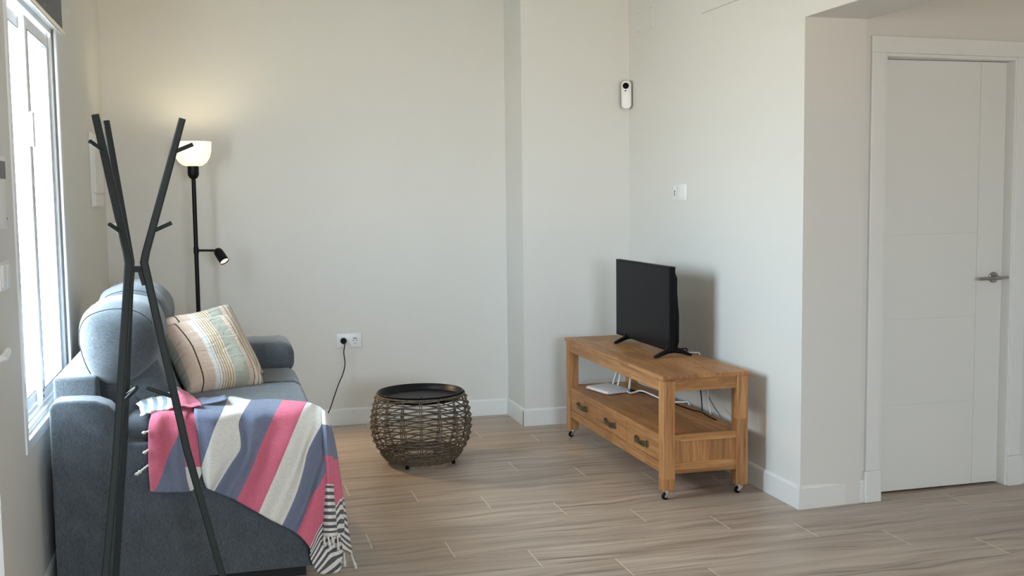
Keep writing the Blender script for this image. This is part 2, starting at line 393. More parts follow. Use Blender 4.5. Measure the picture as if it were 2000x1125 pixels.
# baseboards
def base(name, pts, side):
    """profile swept along straight segments; side = +1/-1 turns the board to the room"""
    bm = bmesh.new(); H = 0.106; T = 0.013
    for (x0, y0), (x1, y1) in zip(pts, pts[1:]):
        d = Vector((x1-x0, y1-y0)); L = d.length; d /= L; nrm = Vector((-d.y, d.x))*side
        prof = [(0, 0), (T, 0), (T, H-0.012), (T-0.003, H-0.004), (T-0.007, H), (0, H)]
        A = []; B = []
        for t, z in prof:
            A.append(bm.verts.new((x0+nrm.x*t, y0+nrm.y*t, z))); B.append(bm.verts.new((x1+nrm.x*t, y1+nrm.y*t, z)))
        for k in range(len(prof)):
            k2 = (k+1) % len(prof); bm.faces.new((A[k], A[k2], B[k2], B[k]))
        bm.faces.new(A); bm.faces.new(list(reversed(B)))
    bmesh.ops.recalc_face_normals(bm, faces=bm.faces)
    return bm
obj('baseboard_back', base('', [(XL, YB), (1.790, YB)], -1), M_white, kind='structure')
obj('baseboard_step', base('', [(1.790, YB), (1.790, YS-0.0126)], -1), M_white, kind='structure')
obj('baseboard_back_right', base('', [(1.777, YS), (XR, YS)], -1), M_white, kind='structure')
obj('baseboard_right', base('', [(XR, YS), (XR, YC-0.013)], -1), M_white, kind='structure')
obj('baseboard_left', base('', [(XL, 3.35), (XL, YB)], -1), M_white, kind='structure')
obj('baseboard_end', base('', [(XR-0.013, YC), (U(0.335), YC+0.335*0.055)], -1), M_white, kind='structure')
obj('baseboard_hall', hall(base('', [(U(1.236), YC), (XE, YC)], -1)), M_white, kind='structure')
# door casing with plinth blocks
bm = bmesh.new()
box(bm, U(0.338), U(0.412), YC-0.016, YC, 0.145, 2.045, bev=0.003); box(bm, U(1.152), U(1.226), YC-0.016, YC, 0.145, 2.045, bev=0.003)
box(bm, U(0.338), U(1.226), YC-0.016, YC, 2.045, 2.118, bev=0.003)
box(bm, U(0.330), U(0.416), YC-0.028, YC, 0, 0.145, bev=0.003); box(bm, U(1.148), U(1.233), YC-0.028, YC, 0, 0.145, bev=0.003)
# rebate lining
box(bm, U(0.412), U(0.426), YC-0.008, YC+0.2, 0, 2.045, bev=0.002); box(bm, U(1.142), U(1.156), YC-0.008, YC+0.2, 0, 2.045, bev=0.002)
box(bm, U(0.426), U(1.142), YC-0.008, YC+0.2, 2.030, 2.045, bev=0.002)
obj('trim_1', hall(bm), M_white, kind='structure')
# door leaf : grooved panels
bm = bmesh.new(); DY = 4.338
x0, xs_, x1 = 2.925, 3.478, 3.622
box(bm, x0, x1, DY+0.003, DY+0.04, 0.008, 2.028)
for a, b_ in ((0.008, 0.4165), (0.4195, 0.8255), (0.8285, 1.2235), (1.2265, 2.028)): box(bm, x0, xs_-0.0015, DY, DY+0.006, a, b_, bev=0.0008, seg=1)
box(bm, xs_+0.0015, x1, DY, DY+0.006, 0.008, 2.028, bev=0.0008, seg=1)
door = obj('door_1', bm, M_door, kind='structure')
bm = bmesh.new()
ry = Matrix.Rotation(PI/2, 4, 'X')
HX, HZ = 3.573, 1.009
lathe(bm, [(0, 0), (0.026, 0), (0.026, 0.007), (0.022, 0.010), (0, 0.010)], (HX, DY, HZ), 28, ry)
lathe(bm, [(0, 0.008), (0.010, 0.008), (0.010, 0.045), (0, 0.045)], (HX, DY, HZ), 16, ry)
tube(bm, [(HX+0.006, DY-0.046, HZ), (HX-0.02, DY-0.050, HZ), (HX-0.055, DY-0.050, HZ-0.001), (HX-0.115, DY-0.046, HZ-0.002)], 0.009, 12, radii=[0.009, 0.0095, 0.0085, 0.007])
tube(bm, [(HX+0.0, DY-0.046, HZ), (HX+0.03, DY-0.045, HZ), (HX+0.052, DY-0.040, HZ+0.001)], 0.006, 10)
obj('door_handle', bm, M_steel, door, auto=35, label='brushed steel lever handle')
# entrance door in the left wall, just outside the frame except for its edge and lever
bm = bmesh.new(); box(bm, XL-0.10, XL-0.045, 2.41, 3.325, 0.0, 2.09, bev=0.003)
d2 = obj('door_2', bm, M_door, kind='structure')
bm = bmesh.new(); LX, LY, LZ = XL-0.045, 3.16, 0.997
box(bm, LX, LX+0.010, LY-0.020, LY+0.020, LZ-0.10, LZ+0.10, bev=0.004)
tube(bm, [(LX, LY, LZ), (LX+0.095, LY, LZ), (LX+0.102, LY+0.012, LZ), (LX+0.100, LY+0.06, LZ+0.002), (LX+0.094, LY+0.125, LZ+0.006)], 0.011, 12, radii=[0.009, 0.010, 0.012, 0.012, 0.011])
obj('door_handle', bm, M_plastic, d2, auto=35, label='white lever handle')
# hairline plaster joint and cover plate on the right wall
obj('trim_2', nb(XR-0.0018, XR+0.001, 3.2, 5.265, 2.369, 2.373), M_groove, kind='structure')

# ------------------------------------------------------------------ window with sliding sashes
def frame_rect(bm, x0, x1, y0, y1, z0, z1, w, bev=0.003):
    box(bm, x0, x1, y0, y0+w, z0, z1, bev=bev); box(bm, x0, x1, y1-w, y1, z0, z1, bev=bev)
    box(bm, x0, x1, y0+w, y1-w, z0, z0+w, bev=bev); box(bm, x0, x1, y0+w, y1-w, z1-w, z1, bev=bev)
bm = bmesh.new()
frame_rect(bm, XL-0.085, XL+0.006, WY0-0.01, WY1+0.01, WZ0-0.025, WZ1+0.02, 0.040)
frame_rect(bm, XL-0.075, XL-0.012, WY0+0.028, WY1-0.028, WZ0+0.012, WZ1-0.016, 0.024, 0.002)
for xx in (-0.030, -0.052, -0.068): box(bm, XL+xx-0.002, XL+xx+0.002, WY0+0.05, WY1-0.05, WZ0+0.036, WZ0+0.048, bev=0.0008, seg=1)
win = obj('window_1', bm, M_alu, kind='structure')
def sash(x, y0, y1, nm):
    bm = bmesh.new(); z0, z1 = WZ0+0.052, WZ1-0.052
    frame_rect(bm, x-0.011, x+0.011, y0, y1, z0, z1, 0.048)
    s = obj('sash', bm, M_alu, win)
    bm = bmesh.new(); t = 0.006
    frame_rect(bm, x-0.0125, x+0.0125, y0+0.047, y1-0.047, z0+0.047, z1-0.047, 0.004, 0.0)
    obj('gasket_and_groove_shade', bm, M_gasket, win)
    obj('pane', nb(x-0.003, x+0.003, y0+0.048, y1-0.048, z0+0.048, z1-0.048), M_glass, win)
    return s
sash(XL-0.062, WY0+0.05, 4.395, 'far'); sash(XL-0.036, 4.325, WY1-0.05, 'near')
bm = bmesh.new()
box(bm, XL-0.011, XL-0.004, WY1-0.0312, WY1-0.0295, WZ0+0.02, WZ1-0.02); box(bm, XL-0.032, XL-0.024, WY1-0.0532, WY1-0.0515, WZ0+0.04, WZ1-0.04)
obj('gasket_and_groove_shade', bm, M_gasket, win)  # dark strips on the far jamb stand in for shade in deep frame grooves
bm = bmesh.new(); box(bm, XL-0.026, XL-0.012, 4.330, 4.370, 1.63, 1.76, bev=0.004)
obj('latch', bm, M_alu, win)
bm = bmesh.new(); rx = Matrix.Rotation(PI/2, 4, 'Y')
for z_ in (0.690, 0.712): lathe(bm, [(0, 0), (0.006, 0), (0.006, 0.002), (0, 0.002)], (XL-0.0255, 4.350, z_), 12, rx)
obj('drain_hole', bm, M_black, win)
# outside sill and exterior reveal are the wall's own thickness; a bright neighbouring wall stands across the yard
obj('yard', nb(-9.0, XL-0.3, -3, 12, -0.3, -0.15), mat('pale_paving', (0.62, 0.58, 0.52), 0.8, build=lambda nt, b: N(nt).bump(N(nt).noise(N(nt).geo(), 8, 4), b, 0.2, 0.01)), kind='structure')

# ------------------------------------------------------------------ roller blind
BX = -0.585
t = thing('roller_blind', 'dark grey fabric roller blind hanging over the top of the window', 'blind', (BX, 4.2, CEIL-0.02))
obj('fabric', nb(BX-0.001, BX+0.001, 3.64, 4.680, 2.108, CEIL-0.04), M_blind, t)
bm = bmesh.new(); tube(bm, [(BX, 3.62, 2.100), (BX, 4.698, 2.100)], 0.010, 14); obj('bottom_bar', bm, M_chrome, t, auto=40, label='metal bottom bar')
bm = bmesh.new(); tube(bm, [(BX, 3.60, CEIL-0.045), (BX, 4.70, CEIL-0.045)], 0.030, 20); obj('roller', bm, M_blind, t, auto=40)
for a, b_ in ((3.585, 3.600), (4.702, 4.716)): obj('bracket', nb(XL, BX+0.035, a, b_, CEIL-0.09, CEIL-0.005, bev=0.002), M_alu, t)

# ================================================================== wall fittings
SX0 = 0.757; SZ = 0.535
t = thing('wall_socket', 'white double power socket on the back wall behind the sofa', 'power socket', (SX0, YB, SZ))
bm = bmesh.new(); box(bm, SX0-0.079, SX0+0.079, YB-0.009, YB, SZ-0.046, SZ+0.046, bev=0.004, seg=3)
obj('plate', bm, M_plastic, t, auto=40)
for cx in (SX0-0.036, SX0+0.036):
    bm = bmesh.new(); ryn = Matrix.Rotation(PI/2, 4, 'X')
    lathe(bm, [(0.0225, 0.0105), (0.0225, 0.0125), (0.0205, 0.0125), (0.0195, 0.0098), (0, 0.0098)], (cx, YB, SZ), 28, ryn)
    ins = obj('socket_insert', bm, M_plastic, t, auto=40)
    bm = bmesh.new()
    for dx in (-0.0095, 0.0095): lathe(bm, [(0, 0.0100), (0.003, 0.0100), (0.003, 0.0112), (0, 0.0112)], (cx+dx, YB, SZ), 10, ryn)
    box(bm, cx-0.002, cx+0.002, YB-0.0115, YB-0.0098, SZ-0.020, SZ-0.013); box(bm, cx-0.011, cx+0.011, YB-0.0115, YB-0.0098, SZ+0.012, SZ+0.0155)
    obj('contact_hole', bm, M_black, ins)
t = thing('wall_outlet', 'small white square outlet plate on the right wall above the television', 'wall outlet', (XR, 5.533, 1.436))
obj('plate', nb(XR-0.009, XR, 5.447, 5.620, 1.391, 1.480, bev=0.003, seg=3), M_plastic, t, auto=40)
obj('insert', nb(XR-0.0125, XR-0.008, 5.460, 5.560, 1.400, 1.471, bev=0.002), M_plastic, t, auto=40)
bm = bmesh.new(); box(bm, XR-0.0125, XR-0.008, 5.566, 5.607, 1.400, 1.471, bev=0.002)
kk = obj('side_module', bm, M_plastic, t, auto=40)
bm = bmesh.new(); lathe(bm, [(0, 0), (0.006, 0), (0.006, 0.002), (0, 0.002)], (XR-0.0142, 5.587, 1.442), 14, Matrix.Rotation(PI/2, 4, 'Y'))
box(bm, XR-0.0142, XR-0.0122, 5.583, 5.591, 1.415, 1.434)
obj('contact_hole', bm, M_gasket, kk)
t = thing('cover_plate', 'flush white junction box cover high on the right wall', 'cover plate', (XR, 6.05, 2.465))
obj('plate', nb(XR-0.005, XR, 5.925, 6.165, 2.393, 2.535, bev=0.001), M_wall, t)
for a in (5.945, 6.145):
    for z_ in (2.408, 2.520): bm = bmesh.new(); lathe(bm, [(0, 0), (0.005, 0), (0.005, 0.001), (0, 0.001)], (XR-0.0062, a, z_), 10, Matrix.Rotation(PI/2, 4, 'Y')); obj('screw', bm, M_steel, t)
# motion detector camera in the corner
t = thing('security_sensor', 'white upright security camera sensor with a black lens in the wall corner', 'security camera', (2.452, 6.282, 1.955))
Rz = Matrix.Rotation(math.radians(-14), 4, 'Z')
def caps(w, h, r, n=8):
    P = []
    for cx, cz, a0 in ((w/2-r, h-r, 0), (-w/2+r, h-r, PI/2), (-w/2+r, r, PI), (w/2-r, r, 1.5*PI)):
        for k in range(n+1):
            a = a0+k*PI/2/n; P.append((cx+r*math.cos(a), cz+r*math.sin(a)))
    return P
def local(bmf, M):
    bmesh.ops.transform(bmf, matrix=M, verts=bmf.verts); return bmf
SM = Matrix.Translation(Vector((2.452, 6.282, 1.955))) @ Rz
bm = bmesh.new(); prism(bm, caps(0.060, 0.172, 0.026), 'y', -0.042, 0.004, bev=0.006, seg=3)
obj('housing', local(bm, SM), M_plastic, t, auto=50)
bm = bmesh.new(); prism(bm, caps(0.052, 0.160, 0.022), 'y', 0.002, 0.022)
obj('mount_shadow_line', local(bm, SM @ Matrix.Translation((0.008, 0, 0.006))), M_gasket, t, auto=50)  # dark grey and offset right: paints the shadow line beside the housing
bm = bmesh.new(); lathe(bm, [(0, 0), (0.019, 0), (0.019, 0.004), (0.014, 0.008), (0, 0.009)], (-0.006, -0.041, 0.140), 28, Matrix.Rotation(PI/2, 4, 'X'))
ln = obj('lens', local(bm, SM), M_black, t, auto=40)
bm = bmesh.new(); lathe(bm, [(0, 0), (0.0045, 0), (0.0045, 0.002), (0, 0.002)], (-0.008, -0.041, 0.110), 14, Matrix.Rotation(PI/2, 4, 'X'))
obj('status_light', local(bm, SM), M_black, t)
# fuse box cover on the left wall
t = thing('fuse_box', 'white fuse box cover on the left wall beyond the window', 'fuse box', (XL, 6.2, 1.40))
obj('frame', nb(XL, XL+0.014, 5.985, 6.43, 1.395, 1.785, bev=0.003), M_plastic, t)
obj('cover', nb(XL+0.012, XL+0.024, 6.01, 6.41, 1.470, 1.775, bev=0.004), M_white, t)
obj('lower_flap', nb(XL+0.012, XL+0.020, 6.01, 6.41, 1.402, 1.464, bev=0.003), M_white, t)
# switches and intercom left of the window
t = thing('light_switch', 'white double rocker light switch left of the window', 'light switch', (XL, 3.545, 1.20))
obj('plate', nb(XL, XL+0.008, 3.470, 3.618, 1.158, 1.246, bev=0.003, seg=3), M_plastic, t, auto=40)
for a, b_ in ((3.484, 3.540), (3.546, 3.604)): obj('rocker', nb(XL+0.007, XL+0.013, a, b_, 1.168, 1.236, bev=0.003), M_plastic, t, auto=40)
t = thing('intercom', 'white wall intercom with a grey display left of the window', 'intercom', (XL, 3.52, 1.34))
obj('housing', nb(XL, XL+0.020, 3.40, 3.572, 1.345, 1.565, bev=0.006, seg=3), M_plastic, t, auto=40)
obj('display', nb(XL+0.019, XL+0.022, 3.43, 3.553, 1.495, 1.548, bev=0.001), M_gasket, t)
bm = bmesh.new(); lathe(bm, [(0, 0), (0.004, 0), (0.004, 0.002), (0, 0.002)], (XL+0.019, 3.550, 1.375), 12, Matrix.Rotation(PI/2, 4, 'Y'))
obj('button', bm, M_gasket, t)

# ================================================================== television console
t = thing('tv_console', 'solid oak television console on small castors with three drawers', 'tv stand', (2.165, 5.255, 0))
CX0, CX1, CY0, CY1 = 1.950, 2.382, 4.532, 5.978; LG = 0.058; ZB = 0.044; ZT = 0.572
obj('top', nb(CX0-0.006, CX1+0.006, CY0-0.006, CY1+0.006, ZT, 0.590, bev=0.0012), M_oak['y'], t)
CASTOR = []
for x0 in (CX0, CX1-LG):
    for y0 in (CY0, CY1-LG):
        lg = obj('leg', nb(x0, x0+LG, y0, y0+LG, ZB, ZT, bev=0.002), M_oak['z'], t)
        cx, cy = x0+LG/2, y0+LG/2
        bm = bmesh.new(); lathe(bm, [(0, -0.008), (0.0145, -0.008), (0.0155, -0.005), (0.0155, 0.005), (0.0145, 0.008), (0, 0.008)], (cx-0.012, cy-0.004, 0.0155), 24, Matrix.Rotation(PI/2, 4, 'X') @ Matrix.Rotation(0.5, 4, 'Y'))
        obj('castor_wheel', bm, M_black, lg, auto=40)
        bm = bmesh.new(); box(bm, cx-0.019, cx+0.019, cy-0.019, cy+0.019, 0.0415, 0.045, bev=0.001)
        tube(bm, [(cx, cy, 0.042), (cx, cy, 0.034)], 0.010, 14)
        for s in (-0.0125, 0.0105):
            prism(bm, [(cx-0.018, 0.013), (cx-0.007, 0.011), (cx+0.010, 0.030), (cx+0.010, 0.036), (cx-0.010, 0.036)], 'y', cy-0.004+s, cy-0.004+s+0.002)
        tube(bm, [(cx-0.012, cy-0.018, 0.0155), (cx-0.012, cy+0.010, 0.0155)], 0.004, 10)
        obj('castor_fork', bm, M_chrome, lg, auto=40)
obj('front_apron', nb(CX0+0.006, CX0+0.028, CY0+LG, CY1-LG, 0.510, ZT, bev=0.001), M_oak['y'], t)
obj('back_apron', nb(CX1-0.028, CX1-0.006, CY0+LG, CY1-LG, 0.510, ZT, bev=0.001), M_oak['y'], t)
for y0 in (CY0+0.006, CY1-0.028): obj('side_apron', nb(CX0+LG, CX1-LG, y0, y0+0.022, 0.512, ZT, bev=0.001), M_oak['x'], t)
bm = bmesh.new(); box(bm, CX0+LG, CX1-LG, CY0+0.030, CY1-0.030, 0.286, 0.304); box(bm, CX0+0.002, CX0+LG, CY0+LG, CY1-LG, 0.286, 0.304, bev=0.001); box(bm, CX1-LG, CX1-0.004, CY0+LG, CY1-LG, 0.286, 0.304)
obj('shelf', bm, M_oak['y'], t)
for y0, y1 in ((CY0+0.006, CY0+0.030), (CY1-0.030, CY1-0.006)):
    obj('side_rail', nb(CX0+LG, CX1-LG, y0, y1, 0.273, 0.307, bev=0.001), M_oak['x'], t)
    obj('side_rail', nb(CX0+LG, CX1-LG, y0, y1, 0.122, 0.172, bev=0.001), M_oak['x'], t)
    obj('side_panel', nb(CX0+LG, CX1-LG, y0+0.008, y1-0.004, 0.172, 0.273), M_oak['z'], t)
obj('bottom_rail', nb(CX0+0.006, CX0+0.028, CY0+LG, CY1-LG, 0.122, 0.170, bev=0.001), M_oak['y'], t)
bm = bmesh.new(); box(bm, CX1-0.024, CX1-0.006, CY0+LG, CY1-LG, 0.122, 0.286); box(bm, CX0+0.028, CX1-0.024, CY0+0.032, CY1-0.032, 0.126, 0.138)
obj('carcase', bm, M_oak['y'], t)
def pull(cy, par):
    bm = bmesh.new(); z = 0.226; x = CX0+0.006
    # antique pull: bow with flared square ends
    pts = [(x-0.004, cy+0.070, z), (x-0.018, cy+0.055, z), (x-0.024, cy+0.02, z), (x-0.024, cy-0.02, z), (x-0.018, cy-0.055, z), (x-0.004, cy-0.070, z)]
    tube(bm, pts, 0.006, 8, radii=[0.010, 0.009, 0.006, 0.006, 0.009, 0.010], shape=[(1.5, -0.5), (1.5, 0.5), (-1.5, 0.5), (-1.5, -0.5)])
    for s in (1, -1):
        box(bm, x-0.006, x+0.001, cy+s*0.066-0.012, cy+s*0.066+0.012, z-0.014, z+0.014, bev=0.002)
        tube(bm, [(x-0.012, cy+s*0.062, z), (x, cy+s*0.062, z)], 0.005, 8)
    obj('handle', bm, M_brass, par, auto=40, label='aged brass bow handle')
for y0, y1 in ((CY0+LG+0.002, 5.014), (5.018, 5.462), (5.466, CY1-LG-0.002)):
    d = obj('drawer', nb(CX0+0.006, CX0+0.026, y0, y1, 0.173, 0.284, bev=0.0012), M_oak['y'], t)
    pull((y0+y1)/2, d)

# ================================================================== television
t = thing('television', 'black flat-screen television on two splayed feet on the oak console', 'television', (2.215, 5.40, 0.590))
TY0, TY1, TZ0, TZ1, TX = 5.020, 5.790, 0.622, 1.058, 2.196
bm = bmesh.new(); box(bm, TX, TX+0.030, TY0, TY1, TZ0, TZ1, bev=0.002)
body = obj('bezel', bm, M_black, t)
obj('screen', nb(TX-0.0012, TX+0.002, TY0+0.009, TY1-0.009, TZ0+0.016, TZ1-0.009), M_screen, t)
bm = bmesh.new(); prism(bm, [(TX+0.030, TZ0+0.012), (TX+0.048, TZ0+0.02), (TX+0.056, TZ0+0.05), (TX+0.056, TZ0+0.18), (TX+0.046, TZ0+0.30), (TX+0.046, TZ1-0.06), (TX+0.036, TZ1-0.035), (TX+0.030, TZ1-0.03)], 'y', TY0+0.010, TY1-0.010, bev=0.004)
obj('rear_housing', bm, M_black, t, auto=40)
for fy, tw in ((5.052, 0.02), (5.640, 0.05)):
    bm = bmesh.new()
    prism(bm, [(2.118, 0.5915), (2.124, 0.5905), (2.150, 0.596), (2.196, 0.610), (2.228, 0.612), (2.262, 0.608), (2.306, 0.596), (2.328, 0.5905), (2.334, 0.5925), (2.330, 0.602), (2.290, 0.622), (2.250, 0.640), (2.240, 0.662), (2.200, 0.662), (2.186, 0.630), (2.150, 0.615), (2.122, 0.602)], 'y', fy-0.011, fy+0.011, bev=0.003)
    bmesh.ops.rotate(bm, cent=(2.22, fy, 0), matrix=Matrix.Rotation(tw*4, 3, 'Z'), verts=bm.verts)
    obj('foot', bm, M_black, t, auto=40)

# ================================================================== router and cables
t = thing('router', 'flat white internet router with three antennas on the console shelf', 'router', (2.112, 5.715, 0.304))
RM = Matrix.Translation(Vector((2.112, 5.715, 0.304))) @ Matrix.Rotation(math.radians(12), 4, 'Z')
bm = bmesh.new(); prism(bm, [(-0.072, 0.004), (0.076, 0.004), (0.080, 0.010), (0.078, 0.026), (-0.066, 0.020), (-0.078, 0.010)], 'y', -0.115, 0.115, bev=0.003)
obj('housing', local(bm, RM), M_plastic, t, auto=40)
for a in (-0.06, 0.06):
    for b_ in (-0.09, 0.09): obj('rubber_foot', local(nb(a-0.008, a+0.008, b_-0.008, b_+0.008, 0.0002, 0.006), RM), M_black, t)
for yy, tl in ((0.072, 0.03), (0.018, 0.02), (-0.098, 0.012), ):
    bm = bmesh.new(); tube(bm, [(0.083, yy, 0.012), (0.085, yy, 0.035)], 0.006, 10); tube(bm, [(0.085, yy, 0.028), (0.085+tl*0.5, yy-tl, 0.12), (0.085+tl, yy-tl*1.6, 0.180)], 0.005, 10, radii=[0.0065, 0.0058, 0.005])
    obj('antenna', local(bm, RM), M_plastic, t, auto=40)
def spline(pts, n=8):
    P = [Vector(p) for p in pts]; P = [P[0]*2-P[1]]+P+[P[-1]*2-P[-2]]; out = []
    for i in range(1, len(P)-2):
        for k in range(n):
            u = k/n; a, b_, c, d = P[i-1:i+3]
            out.append(0.5*((2*b_)+(c-a)*u+(2*a-5*b_+4*c-d)*u*u+(3*b_-a-3*c+d)*u**3))
    out.append(P[-2]); return out
def cable(name, pts, r, m, label, cat='cable', n=8, parent=None):
    bm = bmesh.new(); tube(bm, spline(pts, n), r, 8); o = obj(name, bm, m, parent, smooth=True)
    if parent is None: tag(o, label, cat)
    return o
cable('network_cable', [(2.190, 5.64, 0.318), (2.20, 5.58, 0.312), (2.190, 5.50, 0.330), (2.20, 5.42, 0.352), (2.235, 5.36, 0.340), (2.30, 5.29, 0.311), (2.37, 5.25, 0.310), (2.400, 5.24, 0.304), (2.412, 5.23, 0.22), (2.43, 5.20, 0.05), (2.44, 5.15, 0.006)], 0.0042, M_plastic, 'white cable running from the router along the console shelf')
cable('power_cable', [(2.226, 5.70, 0.318), (2.25, 5.62, 0.312), (2.29, 5.50, 0.312), (2.31, 5.35, 0.3085), (2.315, 5.20, 0.3085), (2.33, 5.05, 0.3085), (2.338, 4.95, 0.315), (2.340, 4.88, 0.3085), (2.336, 4.78, 0.3085)], 0.0035, M_black, 'black tangled cable lying at the back of the console shelf')
cable('television_cable', [(2.244, 5.28, 0.66), (2.28, 5.28, 0.625), (2.35, 5.27, 0.598), (2.392, 5.27, 0.597), (2.404, 5.26, 0.58), (2.408, 5.12, 0.42), (2.408, 5.08, 0.26), (2.42, 5.06, 0.08), (2.43, 5.06, 0.008)], 0.003, M_black, 'black television lead hanging behind the console')
cable('antenna_cable', [(2.460, 5.15, 0.44), (2.447, 5.12, 0.40), (2.420, 5.03, 0.37), (2.408, 4.93, 0.33), (2.402, 4.86, 0.30), (2.404, 4.80, 0.20), (2.43, 4.76, 0.05), (2.44, 4.74, 0.006)], 0.0030, M_gasket, 'grey aerial lead looping down the wall behind the console')
cable('aerial_lead', [(2.262, 5.16, 0.66), (2.30, 5.16, 0.600), (2.34, 5.15, 0.5955), (2.385, 5.12, 0.5955), (2.402, 5.11, 0.590), (2.410, 5.08, 0.52), (2.412, 5.02, 0.36), (2.410, 4.96, 0.20), (2.43, 4.94, 0.006)], 0.0032, M_plastic, 'white lead draped over the back edge of the console')

# ================================================================== wicker basket table
BC = (1.012, 5.640)
t = thing('basket_table', 'round brown wicker basket table with a black tray top', 'side table', (BC[0], BC[1], 0))
PR = [(0.018, 0.186), (0.05, 0.213), (0.09, 0.238), (0.13, 0.256), (0.18, 0.266), (0.23, 0.266), (0.28, 0.260), (0.33, 0.249), (0.372, 0.236)]
def rad(z):
    for (a, ra), (b_, rb) in zip(PR, PR[1:]):
        if z <= b_: return ra+(rb-ra)*max(0, (z-a)/(b_-a))
    return PR[-1][1]
NR = 16; A0 = math.atan2(-BC[1], -BC[0])
bm = bmesh.new()
for k in range(NR):
    for d in (-0.012, 0.012):
        a = 2*PI*k/NR+A0+d/0.25*0.42; tube(bm, [(BC[0]+rad(z)*math.cos(a), BC[1]+rad(z)*math.sin(a), z) for z in [0.020+0.352*i/12 for i in range(13)]], 0.0028, 6)
obj('ribs', bm, M_wicker, t, smooth=True)
bm = bmesh.new(); rng = random.Random(3); nz = 20
for i in range(nz):
    z0 = 0.050+0.315*i/(nz-1); ph = i*PI-A0*NR/2; amp = 0.009+0.003*rng.random(); j = rng.uniform(-0.003, 0.003); q = rng.random()*6
    pts = []
    for s in range(144):
        a = 2*PI*s/144; z = z0+j*math.sin(a*2+q)+0.0042*math.sin(NR*a/2+ph+1.2)+0.0012*math.sin(a*5+q); r_ = rad(z)+amp*0.75*math.cos(NR*(a-A0)/2+i*PI)
        pts.append((BC[0]+r_*math.cos(a), BC[1]+r_*math.sin(a), z))
    loop_tube(bm, pts, 0.0034, 6)
obj('weave', bm, M_wicker, t, smooth=True)
bm = bmesh.new()
for i in range(6):
    z0 = 0.021+0.0068*i; 
    pts = []
    for s in range(120):
        a = 2*PI*s/120; r_ = rad(z0)+0.004*math.cos(NR*a+i*PI)+0.001; pts.append((BC[0]+r_*math.cos(a), BC[1]+r_*math.sin(a), z0))
    loop_tube(bm, pts, 0.0042, 6)
for i in range(4):
    r0 = 0.186-0.0065*i
    if r0 > 0.01: loop_tube(bm, [(BC[0]+r0*math.cos(2*PI*s/60), BC[1]+r0*math.sin(2*PI*s/60), 0.022+0.002*math.cos(8*2*PI*s/60+i*PI)) for s in range(60)], 0.0052, 6)
for k in range(NR):
    a = 2*PI*k/NR; tube(bm, [(BC[0]+0.01*math.cos(a), BC[1]+0.01*math.sin(a), 0.022), (BC[0]+0.190*math.cos(a), BC[1]+0.190*math.sin(a), 0.022)], 0.003, 6)
obj('woven_base', bm, M_wicker, t, smooth=True)
bm = bmesh.new()
for q in range(2):
    pts = []
    for s in range(160):
        a = 2*PI*s/160; pts.append((BC[0]+(0.236+0.0025*math.cos(40*a+q*PI))*math.cos(a), BC[1]+(0.236+0.0025*math.cos(40*a+q*PI))*math.sin(a), 0.373+0.0030*math.sin(40*a+q*PI)))
    loop_tube(bm, pts, 0.0036, 6)
obj('rim', bm, M_wicker, t, smooth=True)
bm = bmesh.new(); lathe(bm, [(0.010, 0.351), (0.208, 0.351), (0.216, 0.354), (0.220, 0.360), (0.226, 0.385), (0.229, 0.387), (0.2315, 0.385), (0.225, 0.357), (0.218, 0.348), (0.208, 0.346), (0.010, 0.346)], (BC[0], BC[1], 0), 72, close=True)
obj('tray', bm, M_blackm, t, auto=50, label='black metal tray top')
for k in range(4):
    a = PI/4+k*PI/2+0.18; bm = bmesh.new(); lathe(bm, [(0, 0), (0.009, 0), (0.010, 0.003), (0.010, 0.016), (0.007, 0.019), (0, 0.019)], (BC[0]+0.186*math.cos(a), BC[1]+0.186*math.sin(a), 0), 16)
    obj('foot', bm, M_black, t, auto=40)

# ================================================================== floor lamp
LXp, LYp = -0.138, 6.38
t = thing('floor_lamp', 'black floor lamp with a glowing white bowl shade and a small reading spot', 'floor lamp', (LXp, LYp, 0))
bm = bmesh.new(); lathe(bm, [(0, 0), (0.125, 0), (0.128, 0.004), (0.128, 0.014), (0.120, 0.020), (0.012, 0.026), (0, 0.026)], (LXp, LYp, 0), 48); obj('base', bm, M_blackm, t, auto=40)
bm = bmesh.new(); tube(bm, [(LXp, LYp, 0.02), (LXp, LYp, 1.56)], 0.0122, 16); obj('pole', bm, M_blackm, t, auto=40)
bm = bmesh.new(); lathe(bm, [(0, 1.545), (0.012, 1.545), (0.023, 1.553), (0.031, 1.569), (0.0315, 1.623), (0, 1.623)], (LXp, LYp, 0), 32); obj('lamp_holder', bm, M_blackm, t, auto=40)
pf = [(0.032, 1.618), (0.053, 1.622), (0.076, 1.639), (0.093, 1.666), (0.102, 1.700), (0.105, 1.756)]
bm = bmesh.new(); lathe(bm, pf+[(r_-0.003, z if z > 1.63 else z+0.003) for r_, z in reversed(pf)], (LXp, LYp, 0), 56, close=True)
obj('shade', bm, M_shade, t, smooth=True, label='glowing white opal bowl shade')
ARM = [(LXp, LYp, 1.139), (LXp+0.05, LYp-0.004, 1.138), (LXp+0.112, LYp-0.01, 1.136)]
bm = bmesh.new(); tube(bm, ARM, 0.0065, 12); lathe(bm, [(0, 1.121), (0.015, 1.121), (0.015, 1.157), (0, 1.157)], (LXp, LYp, 0), 20); ar = obj('reading_arm', bm, M_blackm, t, auto=40)
hd = Vector((0.45, -0.50, -0.74)).normalized(); hp = Vector((LXp+0.112, LYp-0.012, 1.145))
HM = Matrix.Translation(hp) @ hd.to_track_quat('Z', 'X').to_matrix().to_4x4()
bm = bmesh.new(); lathe(bm, [(0, 0.0), (0.010, 0.001), (0.020, 0.008), (0.026, 0.022), (0.0275, 0.045), (0.0275, 0.095), (0.0255, 0.095), (0.0255, 0.082), (0, 0.082)], (0, 0, 0), 36)
